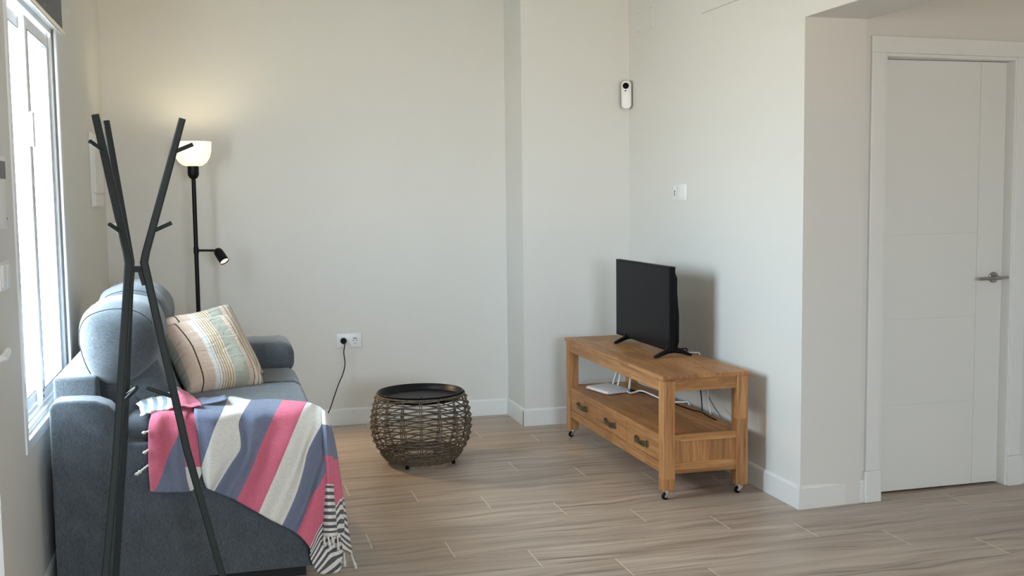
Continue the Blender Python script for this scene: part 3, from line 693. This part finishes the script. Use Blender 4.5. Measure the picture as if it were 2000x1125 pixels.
sp = obj('spot_head', local(bm, HM), M_blackm, ar, auto=40)
bm = bmesh.new(); lathe(bm, [(0, 0.0825), (0.0245, 0.0825), (0.0245, 0.089), (0.016, 0.0915), (0, 0.092)], (0, 0, 0), 28)
obj('bulb', local(bm, HM), M_bulb, ar, smooth=True, label='warm glowing spot bulb')
def lamp(name, kind, loc, e, colr, size, **k):
    l = bpy.data.lights.new(name, kind); l.energy = e; l.color = colr
    if kind in ('POINT', 'SPOT'): l.shadow_soft_size = size
    for a, v in k.items(): setattr(l, a, v)
    o = bpy.data.objects.new(name, l); col.objects.link(o); o.location = Vector(loc)-t.location; o.parent = t; return o
lamp('shade_light', 'POINT', (LXp, LYp, 1.700), 1.7, (1.0, 0.88, 0.66), 0.03)
so = lamp('spot_light', 'SPOT', hp+hd*0.10, 34.0, (1.0, 0.74, 0.42), 0.022, spot_size=math.radians(95), spot_blend=0.7)
so.rotation_euler = (-hd).to_track_quat('Z', 'X').to_euler()
# cord and plug
bm = bmesh.new()
pxs, pzs = SX0-0.036, SZ
lathe(bm, [(0, 0.010), (0.0195, 0.010), (0.0195, 0.022), (0.015, 0.042), (0.008, 0.050), (0, 0.050)], (pxs, YB, pzs), 24, Matrix.Rotation(PI/2, 4, 'X'))
obj('plug', bm, M_black, t, auto=40)
bm = bmesh.new()
tube(bm, spline([(pxs, YB-0.045, pzs-0.004), (pxs+0.001, YB-0.070, pzs-0.02), (0.713, YB-0.085, 0.472), (0.717, YB-0.10, 0.405), (0.702, YB-0.11, 0.344), (0.672, YB-0.13, 0.285), (0.640, YB-0.15, 0.210), (0.600, YB-0.18, 0.120), (0.53, YB-0.25, 0.040), (0.42, YB-0.35, 0.006), (0.22, YB-0.42, 0.006), (0.08, YB-0.40, 0.006), (-0.012, 6.35, 0.012)]), 0.0032, 8)
obj('cord', bm, M_black, t, smooth=True)

# ================================================================== sofa
t = thing('sofa', 'blue-grey fabric sofa with raised headrests standing against the left wall', 'sofa', (-0.15, 4.7, 0))
SY0, SY1 = 4.000, 5.420
SXB = -0.603
prof = [(SXB, 0.042), (SXB, 0.700), (SXB+0.010, 0.718), (SXB+0.030, 0.724), (-0.500, 0.724), (-0.445, 0.718), (-0.405, 0.700), (-0.378, 0.668), (-0.364, 0.620), (-0.358, 0.585), (-0.345, 0.563), (-0.32, 0.556), (0.285, 0.556), (0.303, 0.548), (0.308, 0.53), (0.304, 0.042)]
bm = bmesh.new(); prism(bm, prof, 'y', SY0, SY0+0.125, bev=0.012, seg=4)
obj('side_panel', bm, M_sofa, t, auto=60)
bm = bmesh.new(); box(bm, SXB+0.002, 0.290, SY0+0.12, SY1-0.01, 0.042, 0.545, bev=0.015, seg=3)
obj('frame', bm, M_sofa, t, auto=60)
bm = bmesh.new(); box(bm, SXB, -0.452, SY0+0.118, SY1, 0.30, 0.790, bev=0.014, seg=3)
obj('back_frame', bm, M_sofa, t, auto=60)
bm = bmesh.new(); box(bm, SXB+0.03, 0.27, SY0+0.03, SY1-0.04, 0.0, 0.045); obj('plinth', bm, M_plinth, t)
from mathutils import noise as mn
def cushion(bm, x0, x1, y0, y1, z0, z1, p=4.0, n=22, crown=0.0, wr=0.004, fs=9.0, seed=0.0):
    tb = bmesh.new(); bmesh.ops.create_cube(tb, size=2.0); bmesh.ops.subdivide_edges(tb, edges=tb.edges[:], cuts=n, use_grid_fill=True)
    c = Vector(((x0+x1)/2, (y0+y1)/2, (z0+z1)/2)); h = Vector(((x1-x0)/2, (y1-y0)/2, (z1-z0)/2)); hm = min(h)
    for v in tb.verts:
        q = v.co.copy(); a = Vector((abs(q.x), abs(q.y), abs(q.z)))
        # rounded box with radius about the smallest half-size
        m = 1.0/((a.x**p+a.y**p+a.z**p)**(1/p)); q2 = q*m
        co = Vector((q2.x*h.x, q2.y*h.y, q2.z*h.z))
        if crown: co.z += crown*(1-a.x*a.x)*(1-a.y*a.y)*(1 if q.z > 0 else 0)
        w = mn.noise((c+co)*fs+Vector((seed, 0, 0)))*wr
        v.co = c+co+q2.normalized()*w
    merge(bm, tb)
def rounded(bm, x0, x1, y0, y1, z0, z1, r, n=20, crown=0.0, wr=0.003, fs=9.0, seed=0.0, fn=None):
    tb = bmesh.new(); bmesh.ops.create_cube(tb, size=2.0); bmesh.ops.subdivide_edges(tb, edges=tb.edges[:], cuts=n, use_grid_fill=True)
    c = Vector(((x0+x1)/2, (y0+y1)/2, (z0+z1)/2)); h = Vector(((x1-x0)/2, (y1-y0)/2, (z1-z0)/2))
    for v in tb.verts:
        q = Vector((v.co.x*h.x, v.co.y*h.y, v.co.z*h.z))
        k = Vector([max(-h[i]+r, min(h[i]-r, q[i])) for i in range(3)]); d = q-k
        if d.length > 1e-9:
            # stretch corner zone to an even rounding
            d = d.normalized()*r if max(abs(d[i]) for i in range(3)) > r*0.999 else d
        co = k+d
        a = v.co
        if crown: co.z += crown*(1-a.x*a.x)*(1-a.y*a.y)*(1 if a.z > 0 else 0.3 if a.z == 0 else 0)
        w = mn.noise((c+co)*fs+Vector((seed, 0, 0)))*wr
        co = co+v.co.normalized()*w
        p_ = c+co
        if fn: p_ = fn(p_)
        v.co = p_
    merge(bm, tb)
bm = bmesh.new(); rounded(bm, -0.362, 0.318, SY0+0.018, 4.640, 0.552, 0.648, 0.045, crown=0.010)
obj('seat_cushion', bm, M_sofa, t, smooth=True)
bm = bmesh.new(); rounded(bm, -0.362, 0.318, 4.650, 5.080, 0.552, 0.640, 0.045, crown=0.010, seed=4)
obj('seat_cushion', bm, M_sofa, t, smooth=True)
# back cushions : slanting, swelling towards the seat
def slant(p):
    k = (p.z-0.60)/0.25
    return Vector((p.x-(0.105*max(0, k) if p.x > -0.3 else 0.03*max(0, k)), p.y, p.z))
for i, (y0, y1) in enumerate(((4.140, 4.760), (4.775, 5.370))):
    bm = bmesh.new(); rounded(bm, -0.450, -0.152, y0+0.035, y1, 0.560, 0.880, 0.06, fn=slant, wr=0.006, seed=i*3)
    bc = obj('back_cushion', bm, M_sofa, t, smooth=True)
    hp_ = [(-0.524, 0.930), (-0.520, 0.988), (-0.494, 1.034), (-0.440, 1.058), (-0.38, 1.066), (-0.325, 1.060), (-0.278, 1.038), (-0.243, 1.000), (-0.224, 0.950), (-0.226, 0.894), (-0.250, 0.836), (-0.29, 0.795), (-0.341, 0.768), (-0.400, 0.757), (-0.448, 0.768), (-0.486, 0.806), (-0.510, 0.866)]
    hp_ = [(a.x, a.y) for a in spline([(q[0], q[1], 0) for q in hp_+hp_[:1]], 3)][:-1]
    cx = sum(p[0] for p in hp_)/len(hp_); cz = sum(p[1] for p in hp_)/len(hp_)
    bm = bmesh.new(); rings = []; nr = 26; yc = (y0+y1)/2-0.012; hy = (y1-y0)/2+0.034
    for k in range(nr+1):
        tt = -1+2*k/nr; tt = math.copysign(abs(tt)**0.55, tt); s = max(0.012, (1-abs(tt)**5.5))**(1/2.7)
        ring = []
        for (x, z) in hp_:
            P_ = Vector((cx+(x-cx)*s, yc+tt*hy, cz+(z-cz)*s)); P_ += Vector((x-cx, 0, z-cz)).normalized()*mn.noise(P_*8+Vector((i*5, 0, 0)))*0.010
            P_.z += 0.006*math.cos(tt*PI/2) - (0.006 if i else 0.022)
            ring.append(bm.verts.new(P_))
        rings.append(ring)
    m = len(hp_)
    for k in range(nr):
        for j in range(m): bm.faces.new((rings[k][j], rings[k][(j+1) % m], rings[k+1][(j+1) % m], rings[k+1][j]))
    bm.faces.new(list(reversed(rings[0]))); bm.faces.new(rings[-1]); bmesh.ops.recalc_face_normals(bm, faces=bm.faces)
    obj('headrest', bm, M_sofa, t, smooth=True)
    for yy, sc in ((y0+0.0, 0.905), (y1-0.02, 0.905)):
        bm = bmesh.new(); tube(bm, [(cx+(x-cx)*sc, yy, cz+(z-cz)*sc-(0.004 if i else 0.020)) for x, z in hp_[-6:]+hp_[:22]], 0.0018, 6)
        obj('piping', bm, M_seam, bc, smooth=True)
# far arm with rolled pad
bm = bmesh.new(); box(bm, -0.45, 0.262, 5.090, SY1-0.01, 0.30, 0.625, bev=0.02, seg=3); obj('arm', bm, M_sofa, t, auto=60)
bm = bmesh.new(); rounded(bm, -0.44, 0.318, 5.055, SY1+0.0, 0.600, 0.756, 0.062, n=24, wr=0.007, fs=11, seed=8); obj('arm_pad', bm, M_sofa, t, smooth=True)

# ================================================================== pillows
def pillow(name, A, B, C_, D, thick, label, group=None, seed=0):
    """corners: bottom-left, bottom-right, top-right, top-left"""
    A, B, C_, D = map(Vector, (A, B, C_, D)); nrm = (B-A).cross(D-A).normalized(); n = 30
    bm = bmesh.new(); uvl = bm.loops.layers.uv.new('UVMap'); G = {}
    for side in (1, -1):
        for i in range(n+1):
            for j in range(n+1):
                u, v = i/n, j/n
                edge = i in (0, n) or j in (0, n)
                if side == -1 and edge: G[side, i, j] = G[1, i, j]; continue
                a, b_ = 2*u-1, 2*v-1
                # concave edges between pulled corners
                pu = a*(1-0.05*(1-b_*b_)); pv = b_*(1-0.05*(1-a*a))
                uu, vv = (pu+1)/2, (pv+1)/2
                P_ = (A*(1-uu)+B*uu)*(1-vv)+(D*(1-uu)+C_*uu)*vv
                h = ((1-a**4)*(1-b_**4))**0.5
                ed = (1-h)
                w = mn.noise(Vector((u*3.0+seed, v*3.0, side)))*0.014*h + 0.010*ed*h*math.sin(9*v+seed)*math.sin(8*u+1)
                P_ = P_+nrm*(side*(thick*h**0.9*0.5)+w)
                G[side, i, j] = bm.verts.new(P_)
        for i in range(n):
            for j in range(n):
                q = [(i, j), (i+1, j), (i+1, j+1), (i, j+1)]
                if side == -1: q.reverse()
                f = bm.faces.new([G[side, a, b_] for a, b_ in q])
                for lp, (a, b_) in zip(f.loops, q): lp[uvl].uv = (a/n, b_/n)
    o = obj(name, bm, M_pillow, smooth=True); tag(o, label, 'pillow', group); return o
p1 = pillow('throw_pillow', (-0.146, 4.375, 0.660), (0.158, 4.570, 0.648), (0.024, 4.86, 0.915), (-0.275, 4.655, 0.895), 0.135, 'striped beige and sage pillow in front, nearest the camera on the sofa', seed=1)
p2 = pillow('throw_pillow', (-0.150, 4.60, 0.668), (0.165, 4.78, 0.658), (0.026, 5.07, 0.945), (-0.285, 4.82, 0.905), 0.12, 'striped beige pillow behind the front pillow, beside the far sofa arm', seed=5)

# ================================================================== coat rack
t = thing('coat_rack', 'dark grey-green metal tripod coat rack with pegs beside the sofa', 'coat rack', (-0.268, 3.602, 0))
CXr, CYr, PH = -0.268, 3.602, -0.014
RW, ZW, RT, ZTT, RB = 0.027, 1.228, 0.163, 1.684, 0.276
tri = [(1.0, 0.0), (0.72, 0.95), (-0.72, 0.95), (-1.0, 0.0), (-0.72, -0.95), (0.72, -0.95)]
for k in range(3):
    th = PH+k*2*PI/3; cd = Vector((math.cos(th), math.sin(th), 0)); C0 = Vector((CXr, CYr, 0))
    P = lambda r_, z: C0+cd*r_+Vector((0, 0, z))
    bm = bmesh.new(); sh = [(0.62, -0.85), (1.0, -0.45), (1.0, 0.45), (0.62, 0.85), (-0.62, 0.85), (-1.0, 0.45), (-1.0, -0.45), (-0.62, -0.85)]
    zt = ZTT
    tube(bm, [P(RT, zt), P(RT*0.55+RW*0.45, zt*0.55+ZW*0.45), P(RW+0.010, ZW+0.035), P(RW+0.002, ZW), P(RW+0.010, ZW-0.045), P(RB*0.5, 0.61), P(RB, 0.0)], 0.0115, 8, radii=[0.0108, 0.0118, 0.0120, 0.0128, 0.0125, 0.0120, 0.0105], shape=[(a*1.0, b_*1.0) for a, b_ in sh])
    lg = obj('upright', bm, M_rack, t, auto=35)
    def peg(f, base_r, z, out, up, L=0.062):
        bm = bmesh.new(); a = P(base_r, z); d = (cd*out+Vector((0, 0, up))).normalized()
        tube(bm, [a, a+d*L], 0.0065, 12); obj('peg', bm, M_rack, lg, auto=35)
    fr = lambda z: RW+(RT-RW)*(z-ZW)/(zt-ZW)
    peg(0, fr(1.579), 1.577, 1, 0.42, 0.066); peg(0, fr(1.325), 1.325, 1, 0.45, 0.068)
    rl = RW+(RB-RW)*(ZW-0.785)/ZW
    peg(0, rl-0.006, 0.785, -1, 0.42, 0.098)
bm = bmesh.new()
for k in range(3):
    a, b_ = [Vector((CXr+0.026*math.cos(PH+q*2*PI/3), CYr+0.026*math.sin(PH+q*2*PI/3), 0)) for q in (k, k+1)]
    tube(bm, [a+Vector((0, 0, 1.207)), b_+Vector((0, 0, 1.207))], 0.009, 4, shape=[(1, -0.5), (1, 0.5), (-1, 0.5), (-1, -0.5)])
    c_ = Vector((CXr, CYr, 0)); d_ = (a-c_).normalized()
    tube(bm, [c_+d_*0.016+Vector((0, 0, 1.212)), c_+d_*0.016+Vector((0, 0, 1.195)), c_+d_*0.026+Vector((0, 0, 1.155))], 0.006, 4, shape=[(1, -1), (1, 1), (-1, 1), (-1, -1)])
obj('hub', bm, M_rack, t, auto=35)

# ================================================================== throw blanket
THROW={
 'main':[
  [(-0.108,4.2131,0.668,5),(0.0113,4.2276,0.668,6),(0.0911,4.123,0.668,7),(0.1457,4.1151,0.668,7.5),(0.2067,4.0834,0.668,8),(0.2898,3.998,0.6687,9),(0.3228,3.9911,0.6563,9.5),(0.3442,3.9812,0.6452,9.75),(0.3543,3.9726,0.6307,9.8),(0.3595,3.97,0.6231,9.85),(0.3648,3.9683,0.6135,9.9),(0.3682,3.968,0.5998,9.95),(0.3716,3.968,0.5879,10),(0.3752,3.968,0.5799,10.05)],
  [(-0.1146,3.9973,0.6679,5.05),(-0.0165,3.9786,0.6538,6),(0.0614,3.9908,0.6539,7),(0.1116,3.9716,0.643,7.45),(0.1703,3.9758,0.6383,8),(0.2637,3.9613,0.635,9),(0.3084,3.9674,0.6174,9.5),(0.3388,3.9567,0.5963,10),(0.358,3.9653,0.5817,10.05),(0.3663,3.9567,0.5713,10.2),(0.3737,3.962,0.5465,10.4),(0.3793,3.9667,0.5257,10.5),(0.3849,3.9713,0.5048,10.7),(0.3891,3.978,0.4933,10.8)],
  [(-0.1087,3.9674,0.6171,5.2),(-0.036,3.948,0.6067,6.08),(0.0398,3.9723,0.6135,7),(0.091,3.952,0.5876,7.4),(0.1406,3.9667,0.5811,8),(0.2328,3.9413,0.5743,9),(0.284,3.9653,0.5521,9.5),(0.3064,3.9453,0.5433,10),(0.3466,3.9627,0.5173,10.4),(0.3577,3.9453,0.5011,10.7),(0.3711,3.956,0.4705,10.9),(0.3826,3.9653,0.4383,11.1),(0.3925,3.9747,0.4157,11.2),(0.399,3.988,0.3923,11.3)],
  [(-0.1021,3.966,0.5513,5.4),(-0.0451,3.938,0.5477,6.25),(0.0436,3.974,0.5636,7),(0.082,3.944,0.5408,7.45),(0.1131,3.966,0.5222,8),(0.2064,3.928,0.5182,9),(0.2578,3.964,0.4869,9.5),(0.2819,3.934,0.4978,10),(0.322,3.96,0.454,10.6),(0.3377,3.934,0.4243,10.9),(0.3607,3.95,0.3855,11.3),(0.3783,3.964,0.3512,11.5),(0.3962,3.978,0.3264,11.8),(0.4091,3.998,0.2962,12)],
  [(-0.0974,3.966,0.4851,5.8),(-0.0525,3.938,0.4883,6.4),(0.0421,3.974,0.5162,7),(0.0696,3.944,0.4925,7.5),(0.0893,3.966,0.463,8),(0.1789,3.928,0.4575,9),(0.2317,3.964,0.4215,9.5),(0.2632,3.934,0.4264,10),(0.2996,3.96,0.388,10.75),(0.3173,3.934,0.3642,11),(0.3474,3.95,0.3088,11.5),(0.3705,3.964,0.2736,11.9),(0.3978,3.978,0.2377,12.4),(0.4144,3.998,0.2006,12.6)],
  [(-0.095,3.966,0.4528,6.02),(-0.0593,3.938,0.4475,6.55),(0.0096,3.974,0.4673,7),(0.0428,3.944,0.4454,7.5),(0.0657,3.966,0.4114,8),(0.1535,3.928,0.4024,9),(0.204,3.964,0.3658,9.5),(0.2407,3.934,0.3552,10),(0.277,3.96,0.3181,10.8),(0.2931,3.934,0.2986,11.2),(0.3268,3.95,0.2464,11.75),(0.3517,3.964,0.2067,12.35),(0.3824,3.978,0.1602,12.9),(0.4105,3.998,0.1214,13.2)],
  [(-0.0892,3.966,0.4127,6.5),(-0.0657,3.938,0.4142,6.75),(-0.0228,3.974,0.4166,7),(0.0124,3.944,0.3986,7.5),(0.0444,3.966,0.3692,8),(0.1261,3.928,0.3437,9),(0.1744,3.964,0.3066,9.5),(0.213,3.934,0.2923,10),(0.247,3.96,0.2508,10.6),(0.269,3.934,0.237,11.3),(0.3025,3.95,0.1824,11.95),(0.3233,3.964,0.1408,12.75),(0.3574,3.978,0.0835,13.4),(0.405,3.998,0.0582,13.7)],
  [(-0.0796,3.966,0.3835,6.85),(-0.0686,3.938,0.3843,6.93),(-0.0551,3.974,0.366,7),(-0.016,3.944,0.3555,7.5),(0.023,3.966,0.3271,8),(0.0988,3.928,0.2851,9),(0.1412,3.964,0.2458,9.5),(0.1816,3.934,0.2297,10),(0.2156,3.96,0.1993,10.5),(0.2469,3.934,0.181,11.3),(0.2821,3.95,0.1258,12.1),(0.2821,3.964,0.086,12.6),(0.3175,3.978,0.0184,13.6),(0.3941,3.998,0.0094,14)],
 ],
 'pleat':[
  [(0.3395,3.95,0.6475,9.4),(0.3484,3.925,0.646,9.4),(0.362,3.955,0.6297,9.4)],
  [(0.3407,3.95,0.5514,10.4),(0.3534,3.925,0.5558,10.4),(0.373,3.955,0.5441,10.4)],
  [(0.3405,3.95,0.4742,11),(0.3551,3.925,0.479,11),(0.3747,3.955,0.4666,11)],
  [(0.3414,3.95,0.3677,12),(0.3542,3.925,0.3731,12),(0.3738,3.955,0.3617,12)],
  [(0.3366,3.95,0.2611,13),(0.3551,3.925,0.2666,13),(0.3787,3.955,0.2559,13)],
  [(0.3326,3.95,0.1795,13.85),(0.3567,3.925,0.1848,13.85),(0.3842,3.955,0.1769,13.85)],
  [(0.3341,3.95,0.1676,14),(0.3583,3.925,0.173,14),(0.3858,3.955,0.165,14)],
 ],
 'right':[
  [(0.3701,3.985,0.6098,9.6),(0.3732,4,0.6008,9.6),(0.3758,4.03,0.5868,9.6)],
  [(0.3754,3.985,0.5219,10.4),(0.3843,4,0.5141,10.4),(0.3926,4.03,0.4951,10.4)],
  [(0.3789,3.985,0.4397,11),(0.3898,4,0.4313,11),(0.4023,4.03,0.4192,11)],
  [(0.3816,3.985,0.3218,12),(0.3981,4,0.3085,12),(0.4182,4.03,0.2847,12)],
  [(0.3887,3.985,0.2266,12.9),(0.4072,4,0.2106,12.9),(0.4293,4.03,0.1858,12.9)],
  [(0.4016,3.985,0.1304,13.8),(0.4219,4,0.1037,13.8),(0.4442,4.03,0.0778,13.8)],
  [(0.4065,3.985,0.0961,14),(0.4272,4,0.0832,14),(0.4456,4.03,0.0575,14)],
 ],
 'flap':[
  [(-0.2282,4.1159,0.668,1.3),(-0.1978,4.1263,0.668,1.4),(-0.1702,4.1169,0.668,1.5),(-0.1475,4.0884,0.668,1.6),(-0.1323,4.0628,0.668,1.8)],
  [(-0.2549,4.0148,0.668,1.3),(-0.2257,3.99,0.6653,1.4),(-0.1925,3.992,0.6627,1.5),(-0.1571,3.9842,0.6582,1.7),(-0.1414,3.9813,0.6502,1.85)],
  [(-0.2693,3.9657,0.6284,1.3),(-0.2393,3.9545,0.625,1.42),(-0.2015,3.9569,0.6182,1.6),(-0.1664,3.9502,0.6134,1.9),(-0.1477,3.96,0.6064,2.1)],
  [(-0.2733,3.962,0.5647,1.4),(-0.2433,3.952,0.5628,1.5),(-0.2055,3.956,0.5555,1.85),(-0.1704,3.95,0.5542,2.15),(-0.1516,3.96,0.5469,2.3)],
  [(-0.2762,3.962,0.4906,1.55),(-0.2444,3.952,0.4905,1.7),(-0.2047,3.956,0.4846,2.15),(-0.1714,3.95,0.4797,2.4),(-0.1525,3.96,0.4758,2.5)],
  [(-0.2749,3.962,0.4347,1.8),(-0.2449,3.952,0.431,1.95),(-0.2034,3.956,0.4247,2.3),(-0.1664,3.95,0.4232,2.5),(-0.1475,3.96,0.419,2.6)],
  [(-0.2732,3.962,0.3878,1.93),(-0.2449,3.952,0.3862,2.1),(-0.2016,3.956,0.3815,2.4),(-0.1592,3.95,0.3794,2.6),(-0.1384,3.96,0.3769,2.7)],
 ],
 'sliver':[
  [(-0.139,4.0449,0.668,4.9),(-0.1058,4.0949,0.668,4.9),(-0.0793,4.1705,0.668,4.9)],
  [(-0.1472,3.9792,0.636,4.8),(-0.1171,3.9939,0.6461,4.8),(-0.1025,3.9968,0.6559,4.8)],
  [(-0.1507,3.972,0.5816,4.5),(-0.1228,3.98,0.5779,4.5),(-0.0996,3.974,0.5775,4.5)],
  [(-0.1531,3.972,0.5162,4.3),(-0.1234,3.98,0.5121,4.3),(-0.0948,3.974,0.5113,4.3)],
  [(-0.1532,3.972,0.4654,4),(-0.1234,3.98,0.4611,4),(-0.0913,3.974,0.46,4)],
  [(-0.1479,3.972,0.416,3.5),(-0.1252,3.98,0.4121,3.5),(-0.0996,3.974,0.4266,3.5)],
  [(-0.1388,3.972,0.3756,3.2),(-0.1282,3.98,0.3763,3.2),(-0.1186,3.974,0.3942,3.2)],
 ],
 'bunch':[
  [(-0.3326,4.22,0.667,0),(-0.2934,4.22,0.6841,0.25),(-0.2471,4.22,0.6911,0.5),(-0.2097,4.22,0.7026,0.75),(-0.1813,4.22,0.7167,0.95),(-0.1503,4.22,0.697,1.25),(-0.1211,4.22,0.6755,1.6)],
  [(-0.3237,4.15,0.6735,0),(-0.2799,4.15,0.6862,0.25),(-0.2398,4.15,0.6914,0.5),(-0.2012,4.15,0.7007,0.75),(-0.1733,4.15,0.7145,0.95),(-0.1409,4.15,0.695,1.3),(-0.112,4.15,0.6796,1.6)],
  [(-0.3096,4.1,0.6704,0),(-0.2718,4.1,0.6795,0.25),(-0.2322,4.1,0.6846,0.5),(-0.194,4.1,0.6918,0.75),(-0.1646,4.1,0.7053,1.1),(-0.1343,4.1,0.6881,1.5),(-0.1,4.1,0.6783,1.8)],
  [(-0.3037,4.06,0.6625,0),(-0.2715,4.06,0.6717,0.3),(-0.2323,4.06,0.6749,0.6),(-0.1983,4.06,0.6784,0.9),(-0.1639,4.06,0.6877,1.3),(-0.1318,4.06,0.6799,1.6),(-0.0921,4.06,0.6774,2)],
  [(-0.295,4.005,0.6557,0.1),(-0.265,4.005,0.6649,0.4),(-0.2333,4.005,0.6703,0.7),(-0.2014,4.005,0.6758,1),(-0.1659,4.005,0.6791,1.3),(-0.1305,4.005,0.6769,1.7),(-0.0858,4.005,0.6778,2)],
 ],
 'twist':[
  [(-0.2086,4.17,0.6723,1.2),(-0.1808,4.17,0.6803,1.3),(-0.1532,4.17,0.6766,1.4),(-0.1203,4.17,0.6667,1.7),(-0.079,4.17,0.6759,2.3),(-0.0039,4.17,0.6792,2.8)],
  [(-0.2008,4.11,0.6674,1.2),(-0.1752,4.11,0.6734,1.3),(-0.148,4.11,0.6717,1.4),(-0.1152,4.11,0.6677,1.7),(-0.0745,4.11,0.6768,2.3),(-0.0003,4.11,0.6838,2.8)],
  [(-0.1899,4.06,0.6627,1.3),(-0.1683,4.06,0.6651,1.4),(-0.1395,4.06,0.6652,1.5),(-0.107,4.06,0.665,1.8),(-0.0704,4.06,0.6742,2.4),(0.0031,4.06,0.6849,2.8)],
 ],
}
TASSELS=[((-0.2875,4.0300,0.6672),(-0.2986,4.0300,0.6511)),((-0.2725,4.0500,0.6756),(-0.2783,4.0500,0.6628)),((-0.2694,3.9550,0.6085),(-0.2904,3.9550,0.6026)),((-0.2737,3.9550,0.5422),(-0.2898,3.9550,0.5304)),((-0.2756,3.9500,0.4879),(-0.3182,3.9500,0.4561)),((-0.2503,4.0000,0.6761),(-0.2664,4.0000,0.6660)),((0.3320,3.9250,0.1755),(0.3348,3.9250,0.1402)),((0.3466,3.9200,0.1757),(0.3531,3.9200,0.1361)),((0.3607,3.9300,0.1751),(0.3656,3.9300,0.1434)),((0.3834,3.9500,0.1667),(0.3858,3.9500,0.1115)),((0.4095,3.9800,0.0875),(0.4121,3.9800,0.0355)),((0.4036,4.0000,0.0716),(0.3990,4.0000,0.0422)),((0.4408,4.0200,0.0673),(0.4589,4.0200,0.0091))]

def cr1(a, b_, c, d, t_): return 0.5*((2*b_)+(c-a)*t_+(2*a-5*b_+4*c-d)*t_*t_+(3*b_-a-3*c+d)*t_**3)
def upgrid(g, fr_, fc):
    R, Cc = len(g), len(g[0])
    G = lambda i, j: Vector(g[max(0, min(R-1, i))][max(0, min(Cc-1, j))])
    out = []
    for ii in range((R-1)*fr_+1):
        i, a = divmod(ii, fr_); a /= fr_
        row = []
        for jj in range((Cc-1)*fc+1):
            j, b_ = divmod(jj, fc); b_ /= fc
            cs = [cr1(G(i-1, q), G(i, q), G(i+1, q), G(i+2, q), a) for q in (j-1, j, j+1, j+2)]
            v = cr1(cs[0], cs[1], cs[2], cs[3], b_)
            # band coordinate stays linear
            def lin(i_, j_): return G(i_, j_)[3]
            u = (lin(i, j)*(1-a)+lin(i+1, j)*a)*(1-b_)+(lin(i, j+1)*(1-a)+lin(i+1, j+1)*a)*b_
            row.append((Vector(v[:3]), u, jj/((Cc-1)*fc)))
        out.append(row)
    return out
for k in THROW: THROW[k] = [[Vector(p) for p in r] for r in THROW[k]]
bm = bmesh.new(); uvl = bm.loops.layers.uv.new('UVMap')
for kname, g in THROW.items():
    fr_, fc = (6, 6) if kname != 'main' else (6, 5)
    ug = upgrid(g, fr_, fc); R, Cc = len(ug), len(ug[0]); V = []
    for i in range(R):
        row = []
        for j in range(Cc):
            p, u, v = ug[i][j]
            w = mn.noise(Vector((p.x*16, p.z*7, p.y*16)))*0.005+mn.noise(Vector((p.x*40, p.z*16, 3)))*0.0018
            if kname == 'bunch': w2_ = mn.noise(Vector((p.x*30, p.y*40, 1)))*0.010
            row.append(bm.verts.new(p+(Vector((0, -w, 0)) if kname not in ('bunch', 'twist') else Vector((0, -0.3, 0.7))*mn.noise(Vector((p.x*38, p.y*50, 1)))*0.012)))
        V.append(row)
    for i in range(R-1):
        for j in range(Cc-1):
            f = bm.faces.new((V[i][j], V[i+1][j], V[i+1][j+1], V[i][j+1])); f.smooth = True
            for lp, (a, b_) in zip(f.loops, ((i, j), (i+1, j), (i+1, j+1), (i, j+1))): lp[uvl].uv = (ug[a][b_][1]/16.0, ug[a][b_][2])
t = thing('throw_blanket', 'pink, blue and white striped throw with tassels draped over the near end of the sofa', 'blanket', (0.15, 3.95, 0.55))
th_ = obj('cloth', bm, M_throw, t, smooth=True)
md = th_.modifiers.new('thickness', 'SOLIDIFY'); md.thickness = 0.0035; md.offset = 0
for a, b_ in TASSELS:
    a, b_ = Vector(a), Vector(b_); d = b_-a; L = d.length; bm = bmesh.new()
    L2 = max(L, 0.02); d = d.normalized()
    tube(bm, [a, a+d*L2*0.35, a+d*L2*0.62, a+d*L2*0.70, a+d*L2*0.80, a+d*L2*1.0], 0.003, 10, radii=[0.0036, 0.0034, 0.0038, 0.0080, 0.0050, 0.0068])
    for s in range(5):
        q = Vector((math.cos(s*1.26), math.sin(s*1.26)*0.6, 0))*0.004; tube(bm, [a+d*L2*0.82+q*0.5, a+d*L2*1.02+q*1.3], 0.0018, 6)
    obj('tassel', bm, M_tassel, t, smooth=True, label='cream knotted tassel')
